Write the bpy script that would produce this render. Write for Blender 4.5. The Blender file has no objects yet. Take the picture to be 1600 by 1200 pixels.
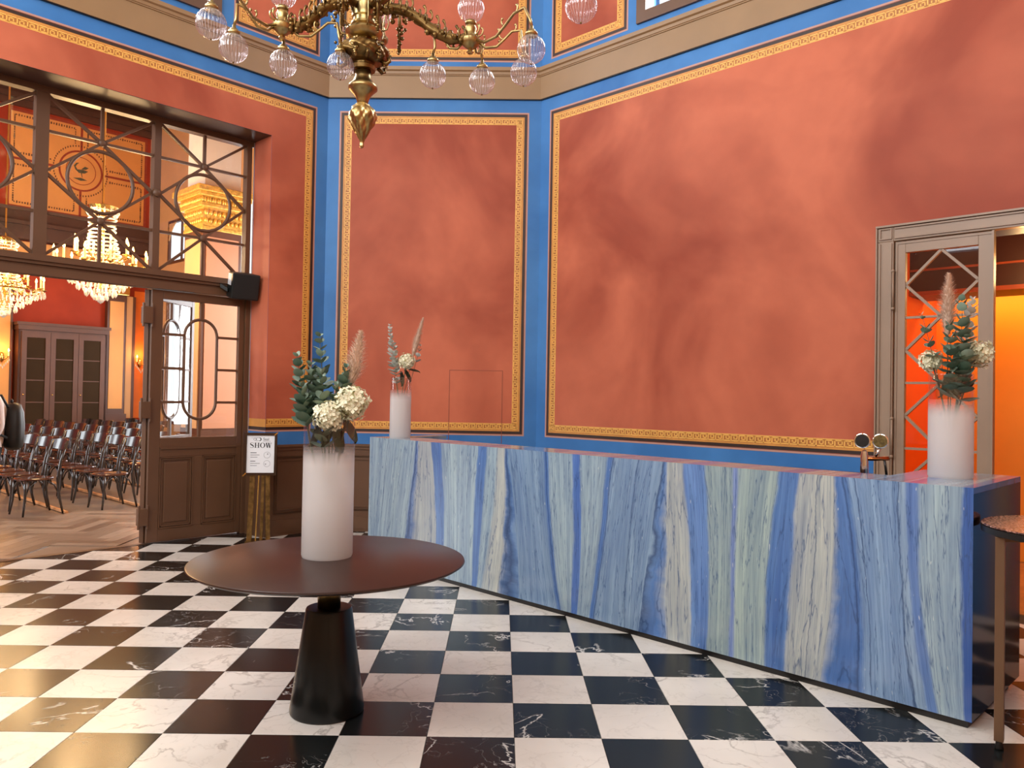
import bpy, bmesh, math, random
from math import sin, cos, pi, radians, sqrt, atan2
from mathutils import Vector, Matrix
random.seed(11)
scene = bpy.context.scene
COL = scene.collection

# ------------------------------------------------------------------ camera
CAM = Vector((-0.0879, -3.5847, 1.5587))
YAW, PITCH, ROLL, FPX = 0.0136, 0.0163, 0.0177, 1215.35
def cam_axes():
    f = Vector((sin(YAW)*cos(PITCH), cos(YAW)*cos(PITCH), sin(PITCH)))
    r = Vector((cos(YAW), -sin(YAW), 0)); u = r.cross(f)
    return r*cos(ROLL)+u*sin(ROLL), -r*sin(ROLL)+u*cos(ROLL), f
_r, _u, _f = cam_axes()
cd = bpy.data.cameras.new('camera'); cam = bpy.data.objects.new('camera', cd); COL.objects.link(cam)
cam.matrix_world = Matrix(((_r.x, _u.x, -_f.x, CAM.x), (_r.y, _u.y, -_f.y, CAM.y), (_r.z, _u.z, -_f.z, CAM.z), (0, 0, 0, 1)))
cd.sensor_width = 36; cd.lens = FPX/1600*36; cd.clip_start = 0.02; cd.clip_end = 200
scene.camera = cam
def to_px(p):
    d = Vector(p)-CAM; z = d.dot(_f)
    return (800+FPX*d.dot(_r)/z, 600-FPX*d.dot(_u)/z, z)

# ------------------------------------------------------------------ world, view, lights
w = bpy.data.worlds.new('world'); scene.world = w; w.use_nodes = True
bg = w.node_tree.nodes['Background']; bg.inputs[0].default_value = (0.86, 0.94, 1.0, 1); bg.inputs[1].default_value = 1.6
vs = scene.view_settings
vs.view_transform = 'Standard'; vs.look = 'None'; vs.gamma = 1; vs.use_curve_mapping = False
vs.exposure = 0.0
cy = scene.cycles; cy.max_bounces = 8; cy.diffuse_bounces = 4; cy.glossy_bounces = 4; cy.transmission_bounces = 4; cy.transparent_max_bounces = 16; cy.use_adaptive_sampling = True; cy.adaptive_threshold = 0.025; cy.caustics_reflective = False; cy.caustics_refractive = False

# ------------------------------------------------------------------ plan of the two rooms
CL = Vector((-2.1338, 5.3299)); CR = Vector((0.3139, 5.2500))
dL = Vector((-0.6927, -0.7212)); nL = Vector((-0.7212, 0.6927))
dR = Vector((0.7119, -0.7022)); nR = Vector((0.7022, 0.7119))
dM = (CR-CL).normalized(); nM = Vector((-dM.y, dM.x)); LM = (CR-CL).length
def FL(t, o, z): return Vector((*(CL+dL*t+nL*o), z))
def FM(t, o, z): return Vector((*(CL+dM*t+nM*o), z))
def FR(t, o, z): return Vector((*(CR+dR*t+nR*o), z))
ZTOP = 8.2
TL, TR = 5.6, 6.2                       # lengths of the two slanting walls
PL = CL+dL*TL; PR = CR+dR*TR
P1 = Vector((PL.x, -2.4)); P2 = Vector((-2.6, -5.6)); P3 = Vector((1.2, -5.6)); P4 = Vector((PR.x, -2.4))

def area_light(name, loc, target, sx, sy, power, color=(1, 1, 1), spread=pi):
    l = bpy.data.lights.new(name, 'AREA'); l.shape = 'RECTANGLE'; l.size = sx; l.size_y = sy
    l.energy = power; l.color = color; l.spread = spread
    o = bpy.data.objects.new(name, l); COL.objects.link(o); o.location = loc
    o.rotation_euler = (Vector(target)-Vector(loc)).to_track_quat('-Z', 'Y').to_euler()
    return o
def point_light(name, loc, power, color, r=0.05):
    l = bpy.data.lights.new(name, 'POINT'); l.energy = power; l.color = color; l.shadow_soft_size = r
    o = bpy.data.objects.new(name, l); COL.objects.link(o); o.location = loc
    return o
# daylight through the tall windows in the walls behind the camera (openings are built below)
m12 = (P1+P2)/2; n12 = Vector(((P2-P1).y, -(P2-P1).x)).normalized()
if n12.dot(Vector((-0.9, 0.9))-m12) < 0: n12 = -n12
p = m12+n12*0.05
DAY = (0.93, 0.975, 1.0)
area_light('window_daylight_a', (p.x, p.y, 6.0), (p.x+n12.x, p.y+n12.y, 6.0-0.15), 3.4, 3.0, 300, DAY)
area_light('window_daylight_b', (PL.x+0.05, -0.6, 6.0), (PL.x+1, -0.6, 5.85), 2.4, 3.0, 230, DAY)
area_light('window_daylight_c', (-0.7, -5.5, 6.0), (-0.7, -4.5, 5.8), 2.8, 3.0, 130, DAY)
# daylight through the two upper windows of the slanting walls
area_light('window_daylight_d', FL(2.21, 0.26, 6.475), FL(2.21, -1, 6.475), 1.66, 2.0, 240, DAY)
area_light('window_daylight_e', FR(2.21, 0.26, 6.475), FR(2.21, -1, 6.475), 1.66, 2.0, 150, DAY)
# daylight through the hall's arched windows
WT = -2.6
p = FL(WT+0.06, 9.8, 2.2); q = FL(WT+1, 9.8, 2.1)
area_light('hall_window_daylight_a', p, q, 1.2, 2.6, 60, (0.9, 0.95, 1.0))
p = FL(WT+0.06, 6.6, 2.4); q = FL(WT+1, 6.5, 2.2)
area_light('hall_window_daylight_b', p, q, 1.5, 3.0, 120, (0.9, 0.95, 1.0))
p = FL(WT+0.06, 2.2, 2.4); q = FL(WT+1, 2.3, 2.0)
area_light('hall_window_daylight_c', p, q, 1.5, 3.0, 260, (0.9, 0.95, 1.0))

p = FL(8.95, 3.3, 3.0); q = FL(7.9, 3.4, 2.7)  # added lights at the unseen end wall, for highlights on the chair crests
area_light('hall_added_light_d', p, q, 2.6, 4.4, 340, (0.92, 0.96, 1.0))
p = FL(8.95, 7.7, 3.0); q = FL(7.9, 7.7, 2.7)
area_light('hall_added_light_e', p, q, 2.6, 4.4, 280, (0.92, 0.96, 1.0))

# ------------------------------------------------------------------ materials
def lin(c):
    return tuple(((x/255)/12.92 if x/255 <= 0.04045 else ((x/255+0.055)/1.055)**2.4) for x in c)
MATS = {}
def new_mat(name):
    m = bpy.data.materials.new(name); m.use_nodes = True
    nt = m.node_tree; b = nt.nodes['Principled BSDF']
    MATS[name] = m
    return m, nt, b
def N(nt, typ, **kw):
    n = nt.nodes.new(typ)
    for k, v in kw.items():
        if k in n.inputs: n.inputs[k].default_value = v
        else: setattr(n, k, v)
    return n
def math_n(nt, op, a, b=None, c=None, clamp=False):
    n = nt.nodes.new('ShaderNodeMath'); n.operation = op; n.use_clamp = clamp
    for i, v in enumerate((a, b, c)):
        if v is None: continue
        if hasattr(v, 'links') or hasattr(v, 'is_linked'): nt.links.new(v, n.inputs[i])
        else: n.inputs[i].default_value = v
    return n.outputs[0]
def mix_c(nt, fac, a, b, blend='MIX'):
    n = nt.nodes.new('ShaderNodeMix'); n.data_type = 'RGBA'; n.blend_type = blend
    for sock, v in ((n.inputs[0], fac), (n.inputs[6], a), (n.inputs[7], b)):
        if hasattr(v, 'is_linked'): nt.links.new(v, sock)
        elif isinstance(v, (int, float)): sock.default_value = v
        else: sock.default_value = (*v[:3], 1)
    return n.outputs[2]
def ramp(nt, fac, stops, interp='LINEAR'):
    n = nt.nodes.new('ShaderNodeValToRGB'); n.color_ramp.interpolation = interp
    e = n.color_ramp.elements
    while len(e) < len(stops): e.new(0.5)
    for el, (p, c) in zip(e, stops):
        el.position = p; el.color = (*c[:3], 1) if not isinstance(c, (int, float)) else (c, c, c, 1)
    nt.links.new(fac, n.inputs[0])
    return n.outputs[0]
def simple(name, rgb, rough=0.5, metal=0.0, var=0.12, scale=6.0, bump=0.0, spec=0.5, coat=0.0, stretch=None):
    """flat painted / wooden / metal surface with a little procedural variation"""
    m, nt, b = new_mat(name)
    c = lin(rgb); d = tuple(x*(1-var) for x in c); e = tuple(min(1, x*(1+var)) for x in c)
    tc = N(nt, 'ShaderNodeTexCoord')
    src = tc.outputs['Object']
    if stretch:
        mp = N(nt, 'ShaderNodeMapping'); mp.inputs['Scale'].default_value = stretch
        nt.links.new(src, mp.inputs[0]); src = mp.outputs[0]
    no = N(nt, 'ShaderNodeTexNoise', Scale=scale, Detail=4.0)
    nt.links.new(src, no.inputs['Vector'])
    nt.links.new(ramp(nt, no.outputs[0], [(0.3, d), (0.7, e)]), b.inputs['Base Color'])
    b.inputs['Roughness'].default_value = rough; b.inputs['Metallic'].default_value = metal
    b.inputs['Specular IOR Level'].default_value = spec
    if coat: b.inputs['Coat Weight'].default_value = coat; b.inputs['Coat Roughness'].default_value = 0.08
    if bump:
        bp = N(nt, 'ShaderNodeBump', Strength=bump, Distance=0.01)
        nt.links.new(no.outputs[0], bp.inputs['Height']); nt.links.new(bp.outputs[0], b.inputs['Normal'])
    return m
def emit(name, rgb, strength):
    m, nt, b = new_mat(name)
    b.inputs['Base Color'].default_value = (*lin(rgb), 1)
    b.inputs['Emission Color'].default_value = (*lin(rgb), 1); b.inputs['Emission Strength'].default_value = strength
    return m
def plaster(name, rgb, rgb2, rough=0.5, spec=0.22, off=(0, 0, 0)):
    """glazed wall paint put on by hand in soft clouds"""
    m, nt, b = new_mat(name)
    g = N(nt, 'ShaderNodeNewGeometry')
    mp = N(nt, 'ShaderNodeMapping'); mp.inputs['Location'].default_value = off; nt.links.new(g.outputs['Position'], mp.inputs[0])
    n1 = N(nt, 'ShaderNodeTexNoise', Scale=0.62, Detail=4.0, Roughness=0.5, Distortion=0.7)
    n2 = N(nt, 'ShaderNodeTexNoise', Scale=5.0, Detail=5.0)
    for n in (n1, n2): nt.links.new(mp.outputs[0], n.inputs['Vector'])
    a = ramp(nt, n1.outputs[0], [(0.36, lin(rgb)), (0.62, lin(rgb2))])
    a2 = mix_c(nt, 0.10, a, ramp(nt, n2.outputs[0], [(0.3, (0.3,)*3), (0.7, (0.8,)*3)]), 'OVERLAY')
    nt.links.new(a2, b.inputs['Base Color']); b.inputs['Roughness'].default_value = rough
    b.inputs['Specular IOR Level'].default_value = spec
    return m
def thin_glass(name, tint, base, edge, rough=0.03):
    m, nt, b = new_mat(name); out = nt.nodes['Material Output']; nt.nodes.remove(b)
    tr = N(nt, 'ShaderNodeBsdfTransparent'); tr.inputs[0].default_value = (*tint, 1); gl = N(nt, 'ShaderNodeBsdfGlossy', Roughness=rough); gl.inputs[0].default_value = (1, 1, 1, 1)
    lw = N(nt, 'ShaderNodeLayerWeight', Blend=0.5); f = math_n(nt, 'ADD', math_n(nt, 'MULTIPLY', math_n(nt, 'POWER', lw.outputs['Facing'], 3.0), edge), base)
    mx = N(nt, 'ShaderNodeMixShader'); nt.links.new(f, mx.inputs[0]); nt.links.new(tr.outputs[0], mx.inputs[1]); nt.links.new(gl.outputs[0], mx.inputs[2]); nt.links.new(mx.outputs[0], out.inputs[0])
    return m
def tile_vec(nt, k=37.0):
    """world position shifted by a random amount for each object, so that every tile has its own veins"""
    g = N(nt, 'ShaderNodeNewGeometry'); oi = N(nt, 'ShaderNodeObjectInfo')
    cb = N(nt, 'ShaderNodeCombineXYZ')
    nt.links.new(math_n(nt, 'MULTIPLY', oi.outputs['Random'], k), cb.inputs[0])
    nt.links.new(math_n(nt, 'MULTIPLY', oi.outputs['Random'], k*2.7), cb.inputs[1])
    nt.links.new(math_n(nt, 'MULTIPLY', oi.outputs['Random'], k*0.6), cb.inputs[2])
    ad = N(nt, 'ShaderNodeVectorMath', operation='ADD')
    nt.links.new(g.outputs['Position'], ad.inputs[0]); nt.links.new(cb.outputs[0], ad.inputs[1])
    return ad.outputs[0], oi
def vein(nt, vec, scale, width, distort=1.0, detail=4.0):
    n = N(nt, 'ShaderNodeTexNoise', Scale=scale, Detail=detail, Roughness=0.55, Distortion=distort)
    nt.links.new(vec, n.inputs['Vector'])
    d = math_n(nt, 'ABSOLUTE', math_n(nt, 'SUBTRACT', n.outputs[0], 0.5))
    return math_n(nt, 'SUBTRACT', 1.0, math_n(nt, 'DIVIDE', d, width, clamp=True), clamp=True)

def mat_white_marble():
    m, nt, b = new_mat('white_marble'); vec, oi = tile_vec(nt)
    v1 = vein(nt, vec, 2.2, 0.016, 0.5, 6.0); v2 = vein(nt, vec, 6.0, 0.02, 0.4)
    cl = N(nt, 'ShaderNodeTexNoise', Scale=1.7, Detail=3.0); nt.links.new(vec, cl.inputs['Vector'])
    base = ramp(nt, cl.outputs[0], [(0.3, lin((206, 202, 194))), (0.7, lin((230, 226, 218)))])
    msk = math_n(nt, 'MULTIPLY', v1, ramp(nt, cl.outputs[0], [(0.42, 0.03), (0.62, 0.5)]))
    c = mix_c(nt, msk, base, lin((118, 108, 98)))
    c = mix_c(nt, math_n(nt, 'MULTIPLY', v2, 0.16), c, lin((140, 132, 124)))
    nt.links.new(c, b.inputs['Base Color']); b.inputs['Roughness'].default_value = 0.26
    return m
def mat_black_marble():
    m, nt, b = new_mat('black_marble'); vec, oi = tile_vec(nt, 53.0)
    v1 = vein(nt, vec, 1.2, 0.0065, 0.7, 7.0); v2 = vein(nt, vec, 7.0, 0.010, 0.5, 5.0)
    cl = N(nt, 'ShaderNodeTexNoise', Scale=2.6, Detail=2.0); nt.links.new(vec, cl.inputs['Vector'])
    k1 = ramp(nt, cl.outputs[0], [(0.50, 0.0), (0.60, 1.0)])
    k2 = ramp(nt, cl.outputs[0], [(0.50, 0.0), (0.68, 0.5)])
    c = mix_c(nt, math_n(nt, 'MULTIPLY', v1, k1), lin((22, 25, 25)), lin((215, 214, 210)))
    c = mix_c(nt, math_n(nt, 'MULTIPLY', v2, k2), c, lin((170, 168, 165)))
    nt.links.new(c, b.inputs['Base Color']); b.inputs['Roughness'].default_value = 0.22; b.inputs['Specular IOR Level'].default_value = 0.28
    return m
mat_white_marble(); mat_black_marble()

RED = plaster('red_wall_paint', (152, 70, 49), (196, 107, 78), 0.5, 0.2, (3.1, 0.4, 0.0))
BLUE = plaster('blue_wall_paint', (50, 106, 170), (70, 128, 190), 0.5, 0.25)
HALLRED = plaster('hall_red_paint', (150, 50, 27), (164, 58, 32), 0.6)
TAUPE = simple('taupe_trim_paint', (146, 114, 78), 0.45, var=0.06, scale=3)
BROWN = simple('brown_woodwork_paint', (98, 68, 47), 0.42, var=0.06, scale=3)
PINKLINE = simple('pale_pink_line_paint', (184, 140, 126), 0.5, var=0.05)
DARKLINE = simple('dark_brown_line_paint', (46, 26, 18), 0.5, var=0.1)
RUST = simple('rust_line_paint', (140, 70, 48), 0.5, var=0.08)
OCHRE = simple('ochre_border_paint', (204, 138, 62), 0.5, var=0.1, scale=9)
KEYDARK = simple('brown_key_ground_paint', (172, 108, 46), 0.5, var=0.1, scale=9)
KEYGOLD = simple('gold_key_paint', (240, 180, 88), 0.45, var=0.08, scale=9)
BLACKP = simple('black_paint', (18, 16, 15), 0.4, var=0.1)
BRASS = simple('aged_brass', (178, 154, 104), 0.30, metal=1.0, var=0.3, scale=14)
BRASSDK = simple('dark_brass', (128, 102, 62), 0.36, metal=1.0, var=0.45, scale=20)
CEIL = simple('cream_ceiling_paint', (226, 214, 196), 0.7, var=0.04)
CREAM = simple('cream_plaster', (214, 176, 138), 0.6, var=0.05, scale=2)
GROUT = simple('dark_grout', (60, 52, 46), 0.8, var=0.1)
PANE = thin_glass('window_glass', (0.985, 0.985, 0.98), 0.018, 0.30, 0.0)
DOORP = simple('lit_taupe_door_paint', (150, 126, 106), 0.4, var=0.06, scale=3)  # trim taupe made paler, the sheen on this door put into its colour
CHROME = simple('chrome', (214, 208, 200), 0.08, metal=1.0, var=0.03)
STEELW = simple('bronze_metal', (112, 84, 62), 0.4, metal=0.35, var=0.08)

# ------------------------------------------------------------------ mesh building
class MB:
    def __init__(s): s.v = []; s.f = []; s.m = []; s.uv = None
    def add(s, vs, fs, mi=0):
        o = len(s.v); s.v += [Vector(x) for x in vs]
        for f in fs: s.f.append([i+o for i in f]); s.m.append(mi)
        return s
    def box8(s, p, mi=0):           # p: 8 points, bottom 4 (ccw) then top 4
        return s.add(p, [(3, 2, 1, 0), (4, 5, 6, 7), (0, 1, 5, 4), (1, 2, 6, 5), (2, 3, 7, 6), (3, 0, 4, 7)], mi)
    def box(s, a, b, mi=0):
        x0, y0, z0 = a; x1, y1, z1 = b
        return s.box8([(x0, y0, z0), (x1, y0, z0), (x1, y1, z0), (x0, y1, z0), (x0, y0, z1), (x1, y0, z1), (x1, y1, z1), (x0, y1, z1)], mi)
    def fbox(s, F, t0, t1, o0, o1, z0, z1, mi=0):   # box in wall coordinates
        return s.box8([F(t0, o0, z0), F(t1, o0, z0), F(t1, o1, z0), F(t0, o1, z0), F(t0, o0, z1), F(t1, o0, z1), F(t1, o1, z1), F(t0, o1, z1)], mi)
    def quad(s, a, b, c, d, mi=0): return s.add([a, b, c, d], [(0, 1, 2, 3)], mi)
    def bar(s, a, b, w, d, n, mi=0):  # straight bar from a to b; n = depth direction, w across, d along n
        a = Vector(a); b = Vector(b); n = Vector(n).normalized(); e = (b-a).normalized(); x = e.cross(n).normalized()*w/2; y = n*d/2
        return s.box8([a-x-y, a+x-y, a+x+y, a-x+y, b-x-y, b+x-y, b+x+y, b-x+y], mi)
    def tube(s, pts, r, n=8, mi=0, closed=False, cap=True):
        pts = [Vector(p) for p in pts]; k = len(pts)
        rs = r if isinstance(r, (list, tuple)) else [r]*k
        o = len(s.v); prev = None
        for i, p in enumerate(pts):
            if closed: t = pts[(i+1) % k]-pts[i-1]
            else: t = pts[min(i+1, k-1)]-pts[max(i-1, 0)]
            t.normalize()
            if prev is None:
                a = Vector((0, 0, 1)) if abs(t.z) < 0.9 else Vector((1, 0, 0))
                u = t.cross(a).normalized()
            else: u = (prev-t*prev.dot(t)).normalized()
            prev = u; v = t.cross(u)
            for j in range(n):
                an = 2*pi*j/n; s.v.append(p+(u*cos(an)+v*sin(an))*rs[i])
        for i in range(k if closed else k-1):
            i2 = (i+1) % k
            for j in range(n):
                j2 = (j+1) % n
                s.f.append([o+i*n+j, o+i*n+j2, o+i2*n+j2, o+i2*n+j]); s.m.append(mi)
        if cap and not closed:
            s.f.append([o+j for j in range(n)][::-1]); s.m.append(mi)
            s.f.append([o+(k-1)*n+j for j in range(n)]); s.m.append(mi)
        return s
    def lathe(s, prof, n=24, c=(0, 0, 0), mi=0, mod=None, open_top=False):
        c = Vector(c); o = len(s.v); k = len(prof)
        for i, (r, z) in enumerate(prof):
            for j in range(n):
                a = 2*pi*j/n; rr = r*(mod(a, z, i) if mod else 1)
                s.v.append(c+Vector((rr*cos(a), rr*sin(a), z)))
        for i in range(k-1):
            for j in range(n):
                j2 = (j+1) % n
                s.f.append([o+i*n+j, o+i*n+j2, o+(i+1)*n+j2, o+(i+1)*n+j]); s.m.append(mi)
        if prof[0][0] > 1e-4: s.f.append([o+j for j in range(n)][::-1]); s.m.append(mi)
        if prof[-1][0] > 1e-4 and not open_top:
            s.f.append([o+(k-1)*n+j for j in range(n)]); s.m.append(mi)
        return s
    def ball(s, c, r, n=8, k=6, mi=0, sc=(1, 1, 1)):
        c = Vector(c); o = len(s.v)
        s.v.append(c+Vector((0, 0, -r*sc[2])))
        for i in range(1, k):
            th = pi*i/k
            for j in range(n):
                a = 2*pi*j/n; s.v.append(c+Vector((r*sin(th)*cos(a)*sc[0], r*sin(th)*sin(a)*sc[1], -r*cos(th)*sc[2])))
        s.v.append(c+Vector((0, 0, r*sc[2]))); e = len(s.v)-1
        for j in range(n):
            j2 = (j+1) % n
            s.f.append([o, o+1+j2, o+1+j]); s.m.append(mi)
            s.f.append([e, e-n+j, e-n+j2]); s.m.append(mi)
            for i in range(k-2):
                s.f.append([o+1+i*n+j, o+1+i*n+j2, o+1+(i+1)*n+j2, o+1+(i+1)*n+j]); s.m.append(mi)
        return s
    def mesh(s, name, mats, smooth=False, inv=None):
        me = bpy.data.meshes.new(name)
        vs = [inv @ v for v in s.v] if inv is not None else s.v
        me.from_pydata([tuple(v) for v in vs], [], s.f)
        if not isinstance(mats, (list, tuple)): mats = [mats]
        for m in mats: me.materials.append(m)
        if len(mats) > 1: me.polygons.foreach_set('material_index', s.m)
        if smooth: me.polygons.foreach_set('use_smooth', [True]*len(me.polygons))
        me.update(); me.validate()
        return me
def wmat(o):
    m = o.matrix_basis.copy()
    return wmat(o.parent) @ m if o.parent else m
def obj(name, mb, mats, parent=None, smooth=False, local=False, bevel=0.0, auto=None):
    """one mesh object; mb is in world coordinates unless local"""
    inv = None if (local or parent is None) else wmat(parent).inverted()
    me = mb.mesh(name, mats, smooth, inv)
    o = bpy.data.objects.new(name, me); COL.objects.link(o)
    if parent is not None: o.parent = parent
    if auto is not None:
        bm = bmesh.new(); bm.from_mesh(me); bmesh.ops.remove_doubles(bm, verts=bm.verts, dist=1e-5)
        for e in bm.edges:
            e.smooth = not (len(e.link_faces) == 2 and e.calc_face_angle(0) > auto)
        for f in bm.faces: f.smooth = True
        bm.to_mesh(me); bm.free()
    if bevel:
        b = o.modifiers.new('bevel', 'BEVEL'); b.width = bevel; b.segments = 2; b.limit_method = 'ANGLE'
    return o
def tag(o, label=None, cat=None, group=None, kind=None):
    for k, v in (('label', label), ('category', cat), ('group', group), ('kind', kind)):
        if v: o[k] = v
    return o
def thing(name, label, cat, loc=(0, 0, 0), rotz=0.0, group=None):
    o = bpy.data.objects.new(name, None); COL.objects.link(o); o.empty_display_size = 0.05
    o.location = loc; o.rotation_euler = (0, 0, rotz)
    return tag(o, label, cat, group)
def struct(name, mb, mats, label=None, **k):
    o = obj(name, mb, mats, **k); o['kind'] = 'structure'
    if label: o['label'] = label
    return o
def struct_empty(name, label=None, loc=(0, 0, 0)):
    o = bpy.data.objects.new(name, None); COL.objects.link(o); o.location = loc; o['kind'] = 'structure'
    if label: o['label'] = label
    return o
def copy_tree(o, parent=None):
    c = o.copy(); COL.objects.link(c); c.parent = parent
    for ch in list(o.children): copy_tree(ch, c)
    return c
def place(parent, me, name, mat4):
    o = bpy.data.objects.new(name, me); COL.objects.link(o); o.parent = parent; o.matrix_basis = mat4
    return o

# ------------------------------------------------------------------ floor of the tiled room
S = 0.4
fl = MB()
fl.add([(*PL, -0.012), (*P1, -0.012), (*P2, -0.012), (*P3, -0.012), (*P4, -0.012), (*PR, -0.012), FR(5.35, 0.0, -0.012), FR(5.35, 0.32, -0.012), FR(3.8, 0.32, -0.012), FR(3.8, 0, -0.012),
        (*CR, -0.012), (*CL, -0.012), FL(0.7, 0, -0.012), FL(0.7, 0.44, -0.012), FL(3.88, 0.44, -0.012), FL(3.88, 0, -0.012)], [tuple(range(16))])
floor = struct('floor', fl, GROUT, 'chequered floor of black and white marble tiles')
def clip(poly, n, d):               # keep n.x <= d
    out = []
    for i in range(len(poly)):
        a, b = poly[i], poly[(i+1) % len(poly)]; da, db_ = n.dot(a)-d, n.dot(b)-d
        if da <= 0: out.append(a)
        if (da < 0 < db_) or (db_ < 0 < da): out.append(a+(b-a)*(da/(da-db_)))
    return out
planes = [(nL, nL.dot(CL)+0.42), (nM, nM.dot(CL)-0.004), (nR, nR.dot(CR)-0.004)]
G = 0.0011
def tile_mesh(poly, name):
    mb = MB(); k = len(poly); c = sum(poly, Vector((0, 0)))/k
    ins = [p+(c-p).normalized()*0.0015 for p in poly]
    mb.add([(*p, -0.010) for p in poly]+[(*p, -0.001) for p in poly]+[(*p, 0.0) for p in ins],
           [tuple(range(2*k, 3*k))]+[(i, (i+1) % k, k+(i+1) % k, k+i) for i in range(k)]+[(k+i, k+(i+1) % k, 2*k+(i+1) % k, 2*k+i) for i in range(k)])
    return mb
sq = [Vector((G, G)), Vector((S-G, G)), Vector((S-G, S-G)), Vector((G, S-G))]
TILEW = tile_mesh(sq, 'tile').mesh('tile_white', MATS['white_marble']); TILEB = tile_mesh(sq, 'tile').mesh('tile_black', MATS['black_marble'])
cells = []
for r in range(-13, 18):
    for c in range(-16, 14):
        o = Vector((c*S, r*S)); poly = [o+q for q in sq]; full = True
        for n, d in planes:
            if any(n.dot(q) > d for q in poly): full = False; poly = clip(poly, n, d)
            if len(poly) < 3: break
        if len(poly) < 3: continue
        cc = sum(poly, Vector((0, 0)))/len(poly)
        if cc.x < PL.x-0.2 or cc.x > PR.x+0.2 or cc.y < -5.6: continue
        if cc.x-P2.x+cc.y-P2.y < -0.3 and cc.x < P2.x and (cc-P1).dot(-n12) > 0.1: continue
        area = abs(sum(poly[i].cross(poly[(i+1) % len(poly)]) for i in range(len(poly))))/2
        if area < 0.004: continue
        vis = False; dist = 99
        for q in poly+[cc]:
            dd = (q-CAM.xy).dot(_f.xy)
            if dd > 0.3:
                x, y, z = to_px((q.x, q.y, 0))
                if -5 < x < 1605 and y < 1205: vis = True; dist = min(dist, z)
        # behind the bar nothing shows
        B0 = Vector((2.194, 0.137)); s_ = (cc-B0).dot(Vector((0.716, 0.698)))
        hid = s_ > 0.35 and -5.2 < (cc-B0).dot(Vector((0.698, -0.716))) < -0.1 and cc.x > -1.0
        cells.append((not (vis and not hid), dist, r, c, poly, full))
cells.sort(key=lambda e: (e[0], e[1]))
rest = MB()
for i, (hidden, dist, r, c, poly, full) in enumerate(cells):
    dark = (r+c) % 2 == 0
    if not hidden and i < 300:
        if full: place(floor, TILEB if dark else TILEW, 'tile', Matrix.Translation((c*S, r*S, 0)))
        else: obj('tile', tile_mesh(poly, 'tile'), MATS['black_marble'] if dark else MATS['white_marble'], floor)
    else:
        t = tile_mesh(poly, 'tile'); rest.add(t.v, t.f, 1 if dark else 0)
o = obj('tile_field', rest, [MATS['white_marble'], MATS['black_marble']], floor); o['kind'] = 'stuff'

# ------------------------------------------------------------------ walls with openings
def holed(F, t0, t1, z0, z1, o0, o1, holes, mb=None):
    mb = mb or MB()
    ts = sorted({t0, t1, *[h[0] for h in holes], *[h[1] for h in holes]}); zs = sorted({z0, z1, *[h[2] for h in holes], *[h[3] for h in holes]})
    for a, b in zip(ts, ts[1:]):
        run = None
        for c, d in zip(zs, zs[1:]):
            solid = not any(h[0] <= a and b <= h[1] and h[2] <= c and d <= h[3] for h in holes)
            if solid:
                run = (run[0], d) if run else (c, d)
            if (not solid or d == zs[-1]) and run:
                mb.fbox(F, a, b, o0, o1, run[0], run[1]); run = None
    return mb
CW = (1.36, 3.06, 5.45, 7.5)          # upper windows in the slanting walls (t0,t1,z0,z1)
wall_left = struct('wall_left', holed(FL, 0, TL, 0, ZTOP, 0, 0.37, [(0.70, 3.88, -1, 4.34), CW]), BLUE, 'blue wall with red panels and the wide hall doorway')
wall_back = struct('wall_back', holed(FM, -0.16, LM+0.16, 0, ZTOP, 0.0, 0.3, []), BLUE, 'narrow blue wall with one tall red panel')
wall_right = struct('wall_right', holed(FR, 0, TR, 0, ZTOP, 0, 0.32, [(3.80, 5.35, -1, 2.86), CW]), BLUE, 'long blue wall with a wide red panel behind the bar')
def seg_frame(a, b):
    d = (b-a).normalized(); n = Vector((d.y, -d.x)); mid = (a+b)/2
    if n.dot(Vector((-0.9, 0.5))-mid) > 0: n = -n
    return (lambda t, o, z: Vector((*(a+d*t+n*o), z))), (b-a).length
for nm, a, b, win in (('wall_west', PL, P1, True), ('wall_southwest', P1, P2, True), ('wall_south', P2, P3, True), ('wall_southeast', P3, P4, False), ('wall_east', P4, PR, False)):
    F, ln = seg_frame(a, b)
    hs = []
    if win: hs = [(ln/2-min(1.75, ln/2-0.5), ln/2+min(1.75, ln/2-0.5), 4.45, 7.55)]
    struct(nm, holed(F, 0, ln, 0, ZTOP, 0.0, 0.3, hs), CREAM if nm != 'wall_east' else RED)
cm = MB(); cm.add([(*q, ZTOP) for q in (PL, P1, P2, P3, P4, PR, CR, CL)], [tuple(range(8))])
struct('ceiling', cm, CEIL)

# painted panels: thin layers of paint on the wall face
PINK0, PINK1, RUST1, DARK1, OCH1, KEY1 = 0.0, 0.016, 0.022, 0.052, 0.070, 0.138
def ring(mb, F, t0, t1, z0, z1, d0, d1, o, mi=0, cut=None):
    a, b, c, e = (t0+d0, t1-d0, z0+d0, z1-d0); a2, b2, c2, e2 = (t0+d1, t1-d1, z0+d1, z1-d1)
    mb.quad(F(a, o, e), F(b, o, e), F(b2, o, e2), F(a2, o, e2), mi)
    mb.quad(F(a, o, c), F(a, o, e), F(a2, o, e2), F(a2, o, c2), mi)
    if cut is None:
        mb.quad(F(b, o, e), F(b, o, c), F(b2, o, c2), F(b2, o, e2), mi)
        mb.quad(F(b, o, c), F(a, o, c), F(a2, o, c2), F(b2, o, c2), mi)
    else:
        mb.quad(F(cut, o, c), F(a, o, c), F(a2, o, c2), F(cut, o, c2), mi)
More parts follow.
